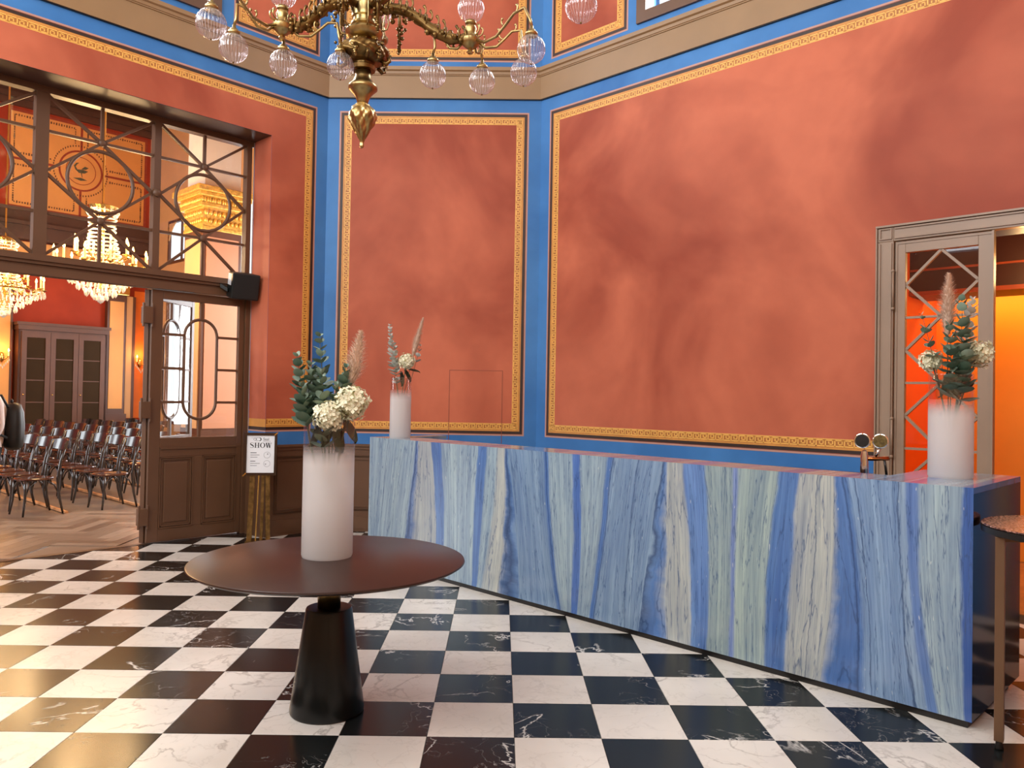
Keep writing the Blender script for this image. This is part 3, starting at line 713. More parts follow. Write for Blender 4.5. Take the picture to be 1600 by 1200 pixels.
DARKST = simple('polished_black_stone', (20, 18, 17), 0.12, var=0.2, scale=4, spec=0.2)
stone_box('end_panel', 0.0, 0.03, 0.002, 0.93, 0.035, HB-0.031, DARKST); stone_box('end_panel', LB-0.03, LB, 0.002, 0.80, 0.035, HB-0.031, DARKST)
stone_box('carcass', 0.03, LB-0.03, 0.002, 0.30, 0.035, HB-0.031, DARKST)
stone_box('work_top', 0.03, LB-0.16, 0.30, 0.80, 0.90, 0.93, DARKST); stone_box('plinth', 0.02, LB-0.02, 0.012, 0.78, 0.0, 0.035, BLACKP)
stone_box('under_counter', 0.50, LB-0.16, 0.30, 0.76, 0.035, 0.90, DARKST)

# ------------------------------------------------------------------ round pedestal table
TC = Vector((-0.918, 0.280)); TZ = 0.742
tb = thing('pedestal_table', 'round brown table on a black conical pedestal', 'table', (TC.x, TC.y, 0))
TOPM = simple('satin_brown_lacquer', (50, 31, 25), 0.32, var=0.08, scale=2, spec=0.32); BLKLQ = simple('gloss_black_lacquer', (12, 15, 15), 0.28, var=0.1, spec=0.35)
obj('tabletop', MB().lathe([(0.0, 0.705), (0.58, 0.708), (0.645, 0.722), (0.664, 0.734), (0.662, 0.740), (0.656, TZ), (0.0, TZ)], 96, (TC.x, TC.y, 0)), TOPM, tb, auto=0.5)
obj('pedestal', MB().lathe([(0.0, 0.0), (0.170, 0.0), (0.178, 0.006), (0.180, 0.016), (0.112, 0.500), (0.108, 0.507), (0.096, 0.508), (0.0, 0.505)], 64, (TC.x, TC.y, 0)), BLKLQ, tb, auto=0.5)
obj('neck_collar', MB().lathe([(0.056, 0.503), (0.056, 0.708)], 40, (TC.x, TC.y, 0)), BRASSDK, tb, smooth=True)

# ------------------------------------------------------------------ high round side table
sc_ = Vector((2.585, -0.088)); st_ = thing('side_table', 'high round table with speckled stone top beside the bar end', 'table', (*sc_, 0))
m, nt, b = new_mat('speckled_terrazzo'); g = N(nt, 'ShaderNodeNewGeometry'); vo = N(nt, 'ShaderNodeTexVoronoi', Scale=75.0); nt.links.new(g.outputs['Position'], vo.inputs['Vector'])
nt.links.new(ramp(nt, vo.outputs['Distance'], [(0.15, lin((206, 168, 152))), (0.45, lin((150, 106, 92))), (0.7, lin((66, 44, 40)))]), b.inputs['Base Color']); b.inputs['Roughness'].default_value = 0.25; TERR = m
obj('tabletop', MB().lathe([(0.415, 0.995), (0.42, 0.999), (0.418, 1.004), (0.0, 1.005)], 72, (*sc_, 0)), TERR, st_)
obj('top_edge', MB().lathe([(0.0, 0.962), (0.40, 0.962), (0.42, 0.966), (0.422, 0.994), (0.415, 0.9949), (0.0, 0.9949)], 72, (*sc_, 0)), BLACKP, st_, auto=0.5)
lv = Vector((2.195, -0.066))-sc_
for k in range(3):
    v = Matrix.Rotation(k*2*pi/3, 2) @ lv; q = sc_+v; e1 = Vector((0.80, -0.60)); e2 = Vector((0.60, 0.80)); h = 0.019
    pp = [q-e1*h-e2*h*1.3, q+e1*h-e2*h*1.3, q+e1*h+e2*h*1.3, q-e1*h+e2*h*1.3]
    lg = obj('leg', MB().box8([(*x, 0.042) for x in pp]+[(*x, 0.962) for x in pp]), STEELW, st_, bevel=0.002)
    obj('glide_foot', MB().lathe([(0.017, 0.0), (0.019, 0.01), (0.014, 0.03), (0.014, 0.042)], 14, (*q, 0)), BLACKP, lg, smooth=True)
mb = MB()
for k in range(3): w2 = Matrix.Rotation(k*2*pi/3, 2) @ lv; mb.bar((*sc_, 0.95), (*(sc_+w2), 0.95), 0.03, 0.02, (0, 0, 1))
obj('apron_cross', mb, STEELW, st_)

# ------------------------------------------------------------------ vases with flowers
def frosted(zf):
    m, nt, b = new_mat('frosted_glass'); out = nt.nodes['Material Output']; nt.nodes.remove(b)
    tr = N(nt, 'ShaderNodeBsdfTranslucent'); tr.inputs[0].default_value = (*lin((234, 231, 230)), 1); df = N(nt, 'ShaderNodeBsdfDiffuse'); df.inputs[0].default_value = (*lin((234, 231, 230)), 1)
    gl_ = N(nt, 'ShaderNodeBsdfGlossy', Roughness=0.30); tp = N(nt, 'ShaderNodeBsdfTransparent')
    mx = N(nt, 'ShaderNodeMixShader'); mx.inputs[0].default_value = 0.42; nt.links.new(df.outputs[0], mx.inputs[1]); nt.links.new(tr.outputs[0], mx.inputs[2])
    tc = N(nt, 'ShaderNodeTexCoord'); sp = N(nt, 'ShaderNodeSeparateXYZ'); nt.links.new(tc.outputs['Object'], sp.inputs[0])
    fade = N(nt, 'ShaderNodeMapRange'); fade.inputs[1].default_value = zf-0.10; fade.inputs[2].default_value = zf; fade.inputs[3].default_value = 0.08; fade.inputs[4].default_value = 0.90; fade.interpolation_type = 'SMOOTHSTEP'
    nt.links.new(sp.outputs[2], fade.inputs[0])
    mx3 = N(nt, 'ShaderNodeMixShader'); nt.links.new(fade.outputs[0], mx3.inputs[0]); nt.links.new(mx.outputs[0], mx3.inputs[1]); nt.links.new(tp.outputs[0], mx3.inputs[2])
    lw = N(nt, 'ShaderNodeLayerWeight', Blend=0.5); f = math_n(nt, 'ADD', math_n(nt, 'MULTIPLY', math_n(nt, 'POWER', lw.outputs['Facing'], 3.0), 0.35), 0.03)
    mx2 = N(nt, 'ShaderNodeMixShader'); nt.links.new(f, mx2.inputs[0]); nt.links.new(mx3.outputs[0], mx2.inputs[1]); nt.links.new(gl_.outputs[0], mx2.inputs[2]); nt.links.new(mx2.outputs[0], out.inputs[0])
    return m
CLEAR = thin_glass('clear_vase_glass', (0.96, 0.93, 0.92), 0.05, 0.30, 0.05)
def vase(name, lab, loc, r, h, hc, shoulder):
    o = thing(name, lab, 'vase', loc, 0, 'frosted glass vases')
    c = tuple(loc); zf = h-hc
    obj('frosted_body', MB().lathe([(0.0, 0.0), (r*0.96, 0.0), (r, 0.012), (r, zf*0.5), (r, zf)], 48, c, open_top=True), frosted(zf), o, auto=0.5)
    prof = [(r, zf), (r, h-0.055), (r*0.985, h-0.035), (r*0.93, h-0.022), (r*0.84, h-0.014), (r*0.82, h)] if shoulder else [(r, zf), (r, h-0.006), (r*0.985, h), (r*0.955, h), (r*0.95, h-0.006), (r*0.95, zf)]
    me = MB(); me.lathe(prof, 48, c); me.f = [f for f in me.f if len(f) == 4]; me.m = [0]*len(me.f)
    obj('clear_rim', me, CLEAR, o, smooth=True)
    return o
def leafmat(name, a, b_, rough=0.55):
    m, nt, b = new_mat(name); oi = N(nt, 'ShaderNodeObjectInfo')
    nt.links.new(ramp(nt, oi.outputs['Random'], [(0.0, lin(a)), (1.0, lin(b_))]), b.inputs['Base Color']); b.inputs['Roughness'].default_value = rough
    b.inputs['Subsurface Weight'].default_value = 0.0
    return m
EUC = leafmat('eucalyptus_leaf', (72, 100, 84), (142, 164, 146)); EUCP = leafmat('pale_eucalyptus_leaf', (176, 184, 176), (216, 216, 208)); STEM = simple('stem_green', (92, 96, 70), 0.6)
HYD = leafmat('hydrangea_petal', (226, 222, 186), (236, 232, 204)); HYG = simple('hydrangea_heart', (196, 186, 120), 0.6, var=0.15, scale=40); PAMP = simple('pampas_plume', (240, 214, 194), 0.8, var=0.12, scale=30); HLEAF = simple('dark_leaf', (44, 62, 42), 0.45, var=0.2, scale=20)
def leaf_mesh(name, mt, rnd=1.0):
    mb = MB(); n = 10; mb.v.append(Vector((0, 0, 0)))
    mb.v.append(Vector((0.5, 0, -0.06)))
    for i in range(n):
        a = -pi+2*pi*i/n; x = 0.5+0.5*cos(a); y = 0.46*rnd*sin(a)*(1.0-0.12*cos(a)); mb.v.append(Vector((x, y, 0.16*abs(y)+0.10*x*x)))
    for i in range(n): mb.f.append([1, 2+i, 2+(i+1) % n]); mb.m.append(0)
    mb.v[0] = mb.v[2]
    return mb.mesh(name, mt, True)
LEAF = leaf_mesh('round_leaf', EUC); LEAFP = leaf_mesh('pale_round_leaf', EUCP)
def bez(a, b, c, n):
    return [a*(1-t)**2+b*2*t*(1-t)+c*t*t for t in [i/n for i in range(n+1)]]
def branch(base, tip, bow, pairs, size, lab, pale=False, z_first=0.0, grp='eucalyptus branches in the vases'):
    base = Vector(base); tip = Vector(tip); o = thing('eucalyptus_branch', lab, 'branch', base, 0, grp)
    mid = (base+tip)/2+Vector(bow); pts = bez(base, mid, tip, 24)
    obj('stem', MB().tube(pts, [0.0035*(1-0.6*i/24) for i in range(25)], 5), STEM, o)
    L0 = [p for p in pts if p.z >= z_first] or pts[-4:]
    for k in range(pairs):
        f = k/max(1, pairs-1); i = min(len(L0)-1, int(f*(len(L0)-1)+0.5)); p = L0[i]; d = (pts[-1]-pts[-3]).normalized() if i > len(L0)-2 else (L0[min(i+1, len(L0)-1)]-L0[max(i-1, 0)]).normalized()
        sz = size*(1.0-0.62*f**1.6)*random.uniform(0.85, 1.12); a0 = k*pi/2+random.uniform(-0.4, 0.4)
        for sgn in (0, pi):
            a = a0+sgn; u = d.cross(Vector((0.3, 0.8, 0.1))).normalized(); v = d.cross(u)
            out_ = (u*cos(a)+v*sin(a)); x = (out_+d*random.uniform(0.15, 0.8)*(1+f)).normalized(); zax = (d-x*d.dot(x)).normalized(); y = zax.cross(x)
            M = Matrix((x, y, zax)).transposed().to_4x4() @ Matrix.Scale(sz, 4); M.translation = p-base
            place(o, LEAFP if pale else LEAF, 'leaf', M)
    return o
def hydrangea(head, base, r, lab):
    head = Vector(head); base = Vector(base); o = thing('hydrangea', lab, 'flower', base, 0, 'hydrangea heads in the vases')
    obj('stem', MB().tube(bez(base, (base+head)/2+Vector((0, 0, 0.05)), head, 10), 0.004, 6), STEM, o)
    obj('flower_heart', MB().ball(head, r*0.74, 14, 10), HYG, o, smooth=True)
    mb = MB(); n = 120
    for i in range(n):
        z = 1-2*(i+0.5)/n; a = i*2.39996; q = sqrt(1-z*z); d = Vector((q*cos(a), q*sin(a), z)); c = head+d*r*random.uniform(0.74, 1.04)*(1.0+0.10*sin(a*3+z*4))
        d = (d+Vector((random.uniform(-0.35, 0.35), random.uniform(-0.35, 0.35), random.uniform(-0.35, 0.35)))).normalized()
        u = d.cross(Vector((0.2, 0.1, 1))).normalized(); v = d.cross(u); pr = r*random.uniform(0.20, 0.30); rot = random.uniform(0, pi)
        for kq in range(4):
            a1 = rot+kq*pi/2; e = u*cos(a1)+v*sin(a1); f = d.cross(e)
            mb.add([c, c+e*pr*0.6+f*pr*0.45+d*pr*0.25, c+e*pr*1.1+d*pr*0.35, c+e*pr*0.6-f*pr*0.45+d*pr*0.25], [(0, 1, 2, 3)])
    q = obj('petals', mb, HYD, o); q['kind'] = 'stuff'
    return o
def pampas(base, foot, tip, wdt, lab):
    base, foot, tip = Vector(base), Vector(foot), Vector(tip); o = thing('pampas_grass', lab, 'grass plume', base, 0, 'pampas plumes in the vases')
    obj('stem', MB().tube(bez(base, (base+foot)/2, foot, 8)+bez(foot, (foot+tip)/2, tip, 8)[1:], 0.0028, 5), STEM, o)
    mb = MB(); ax = (tip-foot); ln = ax.length; d = ax.normalized(); u = d.cross(Vector((0, 1, 0.1))).normalized(); v = d.cross(u)
    for i in range(1300):
        f = random.random(); c = foot+ax*f; a = random.uniform(0, 2*pi); prof = (0.16+1.05*(1-f)**0.75)*min(1.0, 0.35+f*3.2)
        out_ = (u*cos(a)+v*sin(a)); l = wdt*0.62*prof*random.uniform(0.6, 1.25); e = c+out_*l*0.50+d*l*0.80; e2 = e+out_*l*0.42+d*l*0.25
        s_ = d.cross(out_)*0.0024
        mb.add([c-s_, c+s_, e+s_*0.9, e-s_*0.9, e2+s_*0.3, e2-s_*0.3], [(0, 1, 2, 3), (3, 2, 4, 5)])
    q = obj('plume', mb, PAMP, o); q['kind'] = 'stuff'
    return o
def leafy(base, pts, lab):
    o = thing('flower_foliage', lab, 'leaves', base, 0)
    for p, d, s_ in pts:
        p = Vector(p); d = Vector(d).normalized(); x = d; zax = d.cross(Vector((0.3, 1, 0.2))).normalized(); y = zax.cross(x)
        mb = MB(); n = 10
        prof = [Vector((0, 0, 0))]+[Vector((0.5-0.5*cos(pi*i/6), 0.30*sin(pi*i/6)**1.1, 0.06*sin(pi*i/6))) for i in range(1, 6)]+[Vector((1, 0, -0.08))]
        for q in prof: mb.v.append(Vector((q.x, q.y, q.z)))
        for q in prof: mb.v.append(Vector((q.x, -q.y, q.z)))
        for q in prof: mb.v.append(Vector((q.x, 0, -0.05*sin(pi*q.x))))
        k = len(prof)
        for i in range(k-1): mb.f += [[2*k+i, 2*k+i+1, i+1, i], [2*k+i+1, 2*k+i, k+i, k+i+1]]; mb.m += [0, 0]
        M = Matrix((x, y, zax)).transposed().to_4x4() @ Matrix.Scale(s_, 4); M.translation = p-Vector(base)
        place(o, mb.mesh('leaf', HLEAF, True), 'leaf', M)
    return o

# front vase, on the round table
V = Vector((-0.948, 0.345, TZ)); vase('vase', 'large frosted vase standing on the round table', V, 0.126, 0.715, 0.16, True)
def A(dx, dy, z): return (V.x+dx, V.y+dy, z)
b0 = A(0.0, 0.0, TZ+0.32)
branch(A(-0.03, 0, TZ+0.3), A(-0.165, -0.02, 1.74), (-0.03, 0, 0.06), 12, 0.082, 'eucalyptus branch leaning far left in the table vase', False, 1.44)
branch(A(-0.02, 0.02, TZ+0.3), A(-0.062, 0.0, 1.845), (0.02, 0, 0), 18, 0.080, 'tallest eucalyptus branch in the table vase', False, 1.44)
branch(A(0.0, 0.03, TZ+0.3), A(0.070, 0.02, 1.69), (0, 0, 0), 12, 0.082, 'eucalyptus branch beside the plume in the table vase', False, 1.44)
branch(A(-0.02, -0.02, TZ+0.3), A(-0.125, -0.07, 1.59), (-0.03, -0.02, 0.02), 11, 0.088, 'eucalyptus branch drooping at the left rim of the table vase', False, 1.38)
branch(A(0.0, -0.03, TZ+0.28), A(-0.03, -0.06, 1.66), (0.0, -0.03, 0.0), 13, 0.084, 'short eucalyptus branch in the middle of the table vase', False, 1.28)
branch(A(0.0, 0.0, TZ+0.28), A(-0.10, 0.0, 1.70), (0.0, 0.0, 0.02), 12, 0.082, 'eucalyptus branch between the tallest and the leftmost in the table vase', False, 1.44)
branch(A(0.01, -0.02, TZ+0.28), A(0.03, -0.02, 1.60), (0.0, 0.0, 0.02), 8, 0.070, 'low eucalyptus branch behind the hydrangeas in the table vase', False, 1.36)
pampas(A(0.02, 0.04, TZ+0.3), A(0.082, 0.05, 1.56), A(0.135, 0.06, 1.875), 0.105, 'broad pale pampas plume in the table vase')
hydrangea(A(0.018, -0.092, 1.448), A(0.0, 0.0, TZ+0.35), 0.074, 'cream hydrangea head hanging over the front of the table vase')
hydrangea(A(0.118, -0.055, 1.512), A(0.02, 0.0, TZ+0.35), 0.082, 'larger cream hydrangea head at the right of the table vase')
leafy(A(0, 0, TZ+0.4), [(A(0.03, -0.03, 1.43), (0.2, -0.3, -1), 0.17), (A(0.0, -0.03, 1.43), (-0.1, -0.4, -1), 0.15), (A(0.06, 0.0, 1.44), (0.5, 0.1, -0.9), 0.15), (A(-0.05, 0.0, 1.42), (-0.3, -0.2, -1), 0.14), (A(0.05, 0.02, 1.52), (0.6, 0, 0.5), 0.12), (A(0.04, -0.05, 1.40), (0.1, -0.2, -1), 0.13), (A(0.02, 0.02, 1.40), (0.2, 0.2, -1), 0.16)], 'dark hydrangea leaves inside the table vase')
# right vase, on the bar
V = FB(0.238, 0.49, HB); vase('vase', 'frosted vase at the near end of the bar by the lattice door', V, 0.111, 0.568, 0.14, False)
def A(dx, dy, z): return (V.x+dx, V.y+dy, z)
branch(A(0.0, -0.02, HB+0.28), A(0.015, -0.07, 2.12), (0.0, -0.05, 0.0), 16, 0.104, 'broad leaved eucalyptus branch at the front of the near bar vase', False, 1.60)
branch(A(-0.02, -0.02, HB+0.28), A(-0.05, -0.07, 1.98), (0.0, -0.03, 0.0), 13, 0.098, 'second eucalyptus branch in the middle of the near bar vase', False, 1.58)
branch(A(0.0, -0.03, HB+0.28), A(0.03, -0.09, 1.92), (0.0, -0.03, 0.0), 12, 0.098, 'short eucalyptus branch hanging over the rim of the near bar vase', False, 1.56)
branch(A(-0.02, 0, HB+0.28), A(-0.165, 0.0, 2.05), (0.02, 0, 0.0), 7, 0.056, 'thin eucalyptus sprig leaning left in the near bar vase', False, 1.82)
branch(A(0.02, 0, HB+0.28), A(0.140, 0.04, 2.14), (0.0, 0, 0.05), 9, 0.072, 'pale eucalyptus sprig on the right of the near bar vase', True, 1.88)
pampas(A(0.0, 0.02, HB+0.28), A(-0.005, 0.03, 1.93), A(0.0, 0.03, 2.28), 0.105, 'upright pampas plume in the near bar vase')
hydrangea(A(0.135, -0.03, 1.835), A(0.02, 0, HB+0.3), 0.070, 'cream hydrangea at the right of the near bar vase')
hydrangea(A(-0.085, 0.05, 1.80), A(-0.02, 0, HB+0.3), 0.056, 'cream hydrangea half hidden at the left of the near bar vase')
leafy(A(0, 0, HB+0.3), [(A(0.02, -0.01, 1.74), (0.1, -0.1, -1), 0.15), (A(-0.03, -0.01, 1.74), (-0.2, 0.1, -1), 0.15), (A(0.05, 0.0, 1.76), (0.6, 0, 0.3), 0.12), (A(0.0, 0.02, 1.74), (0.2, 0, -1), 0.15)], 'dark hydrangea leaves inside the near bar vase')
# far vase, on the bar's far end
V = FB(LB-0.215, 0.185, HB); vase('vase', 'slim frosted vase at the far end of the bar', V, 0.098, 0.565, 0.12, False)
branch(A(-0.0, 0, HB+0.25), (V.x-0.115, V.y, 2.20), (-0.02, 0, 0.02), 15, 0.076, 'pale eucalyptus branch leaning left in the far vase', True, 1.76)
branch((V.x, V.y, HB+0.25), (V.x-0.06, V.y-0.04, 2.02), (-0.02, 0, 0.0), 11, 0.076, 'shorter pale eucalyptus branch in the far vase', True, 1.66)
branch((V.x, V.y, HB+0.25), (V.x+0.17, V.y+0.02, 2.02), (0.02, 0, 0.0), 4, 0.055, 'pale eucalyptus sprig behind the plume in the far vase', True, 1.86)
pampas((V.x, V.y, HB+0.25), (V.x+0.10, V.y, 1.91), (V.x+0.195, V.y, 2.28), 0.080, 'slender pink pampas plume leaning right in the far vase')
hydrangea((V.x+0.055, V.y-0.05, 1.87), (V.x, V.y, HB+0.3), 0.07, 'single cream hydrangea in the far vase')
leafy((V.x, V.y, HB+0.3), [((V.x+0.03, V.y-0.02, 1.80), (0.5, -0.1, -1), 0.14), ((V.x+0.05, V.y, 1.80), (0.9, 0, -0.2), 0.13), ((V.x, V.y-0.02, 1.78), (0.1, -0.2, -1), 0.15)], 'dark hydrangea leaves at the rim of the far vase')

# ------------------------------------------------------------------ beer tap
q = FB(0.70, 0.50, 0.93); tp_ = thing('beer_tap', 'chrome beer tap with round badges behind the bar ledge', 'beer tap', q)
prof = [(0.0, 0), (0.034, 0), (0.034, 0.012), (0.024, 0.02), (0.021, 0.10), (0.023, 0.25), (0.022, 0.31), (0.016, 0.345), (0.0, 0.356)]
obj('column', MB().lathe(prof, 24, q), CHROME, tp_, auto=0.6)
cr = Vector((1, -0.2, 0)).normalized(); fc = Vector((-0.5, -0.85, 0)).normalized()
obj('cross_pipe', MB().tube([q+Vector((0, 0, 0.30)), q+cr*0.05+Vector((0, 0, 0.30)), q+cr*0.135+Vector((0, 0, 0.305))], 0.012, 12), simple('copper_pipe', (190, 120, 70), 0.2, metal=1.0), tp_, smooth=True)
obj('spout', MB().tube([q+cr*0.11+Vector((0, 0, 0.30)), q+cr*0.118+Vector((0, 0, 0.25)), q+cr*0.125+Vector((0, 0, 0.19))], 0.007, 10), BLACKP, tp_, smooth=True)
def disc(c, r, mt, nm):
    mm = MB().lathe([(r*0.86, 0.012), (r, 0.010), (r, -0.010), (0.0, -0.012)], 28); mm2 = MB().lathe([(0.0, 0.0135), (r*0.86, 0.0130)], 28)
    M = fc.to_track_quat('Z', 'Y').to_matrix().to_4x4(); M.translation = c
    mm.v = [M @ v for v in mm.v]; mm2.v = [M @ v for v in mm2.v]
    o = obj(nm, mm, CHROME, tp_, auto=0.5); obj('badge_face', mm2, mt, o)
disc(q+cr*-0.012+Vector((0, 0, 0.405)), 0.044, BLACKP, 'badge'); disc(q+cr*0.088+Vector((0, 0, 0.405)), 0.043, simple('dull_gold_badge', (120, 108, 70), 0.25, metal=0.6, var=0.4, scale=60), 'badge')
obj('handle', MB().tube([q+cr*0.06+Vector((0, 0, 0.31)), q+cr*0.088+Vector((0, 0, 0.37))], 0.009, 10), CHROME, tp_, smooth=True)

# ------------------------------------------------------------------ sign on a stand
SIGN = FL(0.86, -0.20, 0); es = thing('sign_stand', 'framed white show sign on a brass stand beside the doorway', 'sign', SIGN)
vd = (CAM.xy-SIGN.xy).normalized(); vx = Vector((-vd.y, vd.x)); 
if vx.x < 0: vx = -vx
sa = radians(-8); vx = Matrix.Rotation(sa, 2) @ vx; vn = Vector((vx.y, -vx.x))
def FS(x, o, z): return Vector((*(SIGN.xy+vx*x+vn*(o-(z-0.9)*0.06)), z))       # o toward the viewer; the board leans back a little
FRM = simple('bronze_sign_frame', (58, 38, 24), 0.3, metal=0.5, var=0.1); GOLD = simple('bright_brass', (206, 168, 96), 0.2, metal=1.0, var=0.1)
PAPER = simple('white_paper', (226, 228, 232), 0.5, var=0.02); INK = simple('black_ink', (26, 26, 30), 0.6, var=0.05); GREY = simple('grey_ink', (140, 142, 148), 0.6, var=0.05)
w2_, z0_, z1_ = 0.165, 0.695, 1.135
obj('frame', MB().fbox(FS, -w2_, -w2_+0.026, -0.01, 0.016, z0_, z1_).fbox(FS, w2_-0.026, w2_, -0.01, 0.016, z0_, z1_).fbox(FS, -w2_+0.026, w2_-0.026, -0.01, 0.016, z0_, z0_+0.026).fbox(FS, -w2_+0.026, w2_-0.026, -0.01, 0.016, z1_-0.026, z1_), FRM, es)
sh = obj('sheet', MB().fbox(FS, -w2_+0.026, w2_-0.026, -0.008, 0.004, z0_+0.026, z1_-0.026), PAPER, es)
for x, z in ((w2_-0.012, z1_-0.010), (-w2_+0.010, z0_+0.008)):
    obj('corner_clip', MB().bar(FS(x-0.016, 0.014, z-0.016), FS(x+0.016, 0.014, z+0.016), 0.012, 0.012, Vector((vn.x, vn.y, 0))), GOLD, es)
ink = MB(); E_ = 0.0052
def P2d(x, z): return FS(x, E_, z)
def poly(pts, mi=0): ink.add([P2d(x, z) for x, z in pts], [tuple(range(len(pts)))], mi)
def rect(x0, x1, za, zb_, mi=0): poly([(x0, za), (x1, za), (x1, zb_), (x0, zb_)], mi)
def ringi(cx, cz, rx, rz, tx, tz, mi=0, n=28, a0=0.0, a1=2*pi):
    for i in range(n):
        a, b = a0+(a1-a0)*i/n, a0+(a1-a0)*(i+1)/n
        poly([(cx+rx*cos(a), cz+rz*sin(a)), (cx+rx*cos(b), cz+rz*sin(b)), (cx+(rx-tx)*cos(b), cz+(rz-tz)*sin(b)), (cx+(rx-tx)*cos(a), cz+(rz-tz)*sin(a))], mi)
zt = 0.980; hh = 0.052                                           # SHOW: high contrast capitals
# S
sp = [(-0.0735, 0.80), (-0.0745, 0.93), (-0.081, 0.995), (-0.090, 1.0), (-0.099, 0.94), (-0.1035, 0.83), (-0.1025, 0.71), (-0.097, 0.61), (-0.088, 0.53), (-0.079, 0.44), (-0.0735, 0.33), (-0.0725, 0.20), (-0.077, 0.08), (-0.086, 0.01), (-0.095, 0.0), (-0.102, 0.06), (-0.1045, 0.20)]
sp = [(x, zt+hh*y) for x, y in sp]
for i in range(len(sp)-1):
    (x0, y0), (x1, y1) = sp[i], sp[i+1]
    def thk(j): return 0.0026+0.0095*max(0.0, sin(pi*min(1, max(0, (j-3)/10))))**1.5
    l_ = sqrt((x1-x0)**2+(y1-y0)**2); nx, ny = -(y1-y0)/l_, (x1-x0)/l_; ta, tb_ = thk(i)/2, thk(i+1)/2
    poly([(x0-nx*ta, y0-ny*ta), (x1-nx*tb_, y1-ny*tb_), (x1+nx*tb_, y1+ny*tb_), (x0+nx*ta, y0+ny*ta)])
rect(-0.058, -0.048, zt, zt+hh); rect(-0.028, -0.018, zt, zt+hh); rect(-0.048, -0.028, zt+hh*0.48, zt+hh*0.53)
for x in (-0.053, -0.023): rect(x-0.010, x+0.010, zt, zt+0.003); rect(x-0.010, x+0.010, zt+hh-0.003, zt+hh)
ringi(0.018, zt+hh/2, 0.026, hh/2+0.001, 0.011, 0.003)
def stroke(x0, y0, x1, y1, t_): poly([(x0-t_/2, y0), (x0+t_/2, y0), (x1+t_/2, y1), (x1-t_/2, y1)])
stroke(0.055, zt+hh, 0.067, zt, 0.011); stroke(0.067, zt, 0.078, zt+hh, 0.003); stroke(0.078, zt+hh, 0.090, zt, 0.011); stroke(0.090, zt, 0.103, zt+hh, 0.003); rect(0.047, 0.088, zt+hh-0.003, zt+hh); rect(0.095, 0.110, zt+hh-0.003, zt+hh)
# emblem: rounded outline with a play mark, and the small word beside it
ringi(-0.040, 1.068, 0.034, 0.017, 0.003, 0.003, 0, 24, radians(80), radians(280)); rect(-0.036, -0.012, 1.083, 1.0855); rect(-0.036, -0.014, 1.0505, 1.053)
ringi(-0.014, 1.068, 0.020, 0.019, 0.010, 0.006, 0, 14, radians(-100), radians(95)); poly([(-0.052, 1.060), (-0.052, 1.077), (-0.038, 1.068)]); rect(-0.098, -0.060, 1.081, 1.0835, 1)
rect(0.022, 0.098, 1.045, 1.048, 1)
for z, x1 in ((0.925, -0.040), (0.902, -0.010), (0.879, -0.030), (0.838, -0.050), (0.815, -0.004), (0.792, -0.034)): rect(-0.100, x1, z, z+0.006, 1 if z not in (0.925, 0.838) else 0)
for cz in (0.905, 0.816):
    ringi(0.066, cz, 0.034, 0.034, 0.003, 0.003, 1)
ink.add([P2d(*q) for q in ((0.066, 0.905), (0.066, 0.925), (0.083, 0.916))], [(0, 1, 2)], 1); ink.add([P2d(*q) for q in ((0.064, 0.814), (0.044, 0.816), (0.052, 0.800))], [(0, 1, 2)], 1)
obj('print', ink, [INK, GREY], sh)['kind'] = 'stuff'
tcu = bpy.data.curves.new('sign_word', 'FONT'); tcu.body = 'Saal'; tcu.size = 0.040; to = bpy.data.objects.new('sign_word', tcu); COL.objects.link(to)
dg = bpy.context.evaluated_depsgraph_get(); tme = bpy.data.meshes.new_from_object(to.evaluated_get(dg)); COL.objects.unlink(to); bpy.data.objects.remove(to)
tm_ = MB(); tm_.add([P2d(0.022+v.co.x, 1.056+v.co.y) for v in tme.vertices], [tuple(p.vertices) for p in tme.polygons]); obj('lettering', tm_, INK, sh)
for x0, x1, wq, mt in ((-0.075, -0.100, 0.052, BRASSDK), (0.075, 0.090, 0.045, BRASSDK), (-0.012, -0.035, 0.012, GOLD), (0.030, 0.020, 0.030, BRASSDK)):
    a = Vector((*(SIGN.xy+vx*x0-vn*0.012), z0_+0.02)); c = Vector((*(SIGN.xy+vx*x1-vn*0.02), 0.0))
    obj('post', MB().bar(a, c, wq, 0.014, Vector((vn.x, vn.y, 0))), mt, es)
obj('base_plate', MB().bar(Vector((*(SIGN.xy-vx*0.13-vn*0.02), 0.008)), Vector((*(SIGN.xy+vx*0.13-vn*0.02), 0.008)), 0.16, 0.015, (0, 0, 1)), BRASSDK, es)

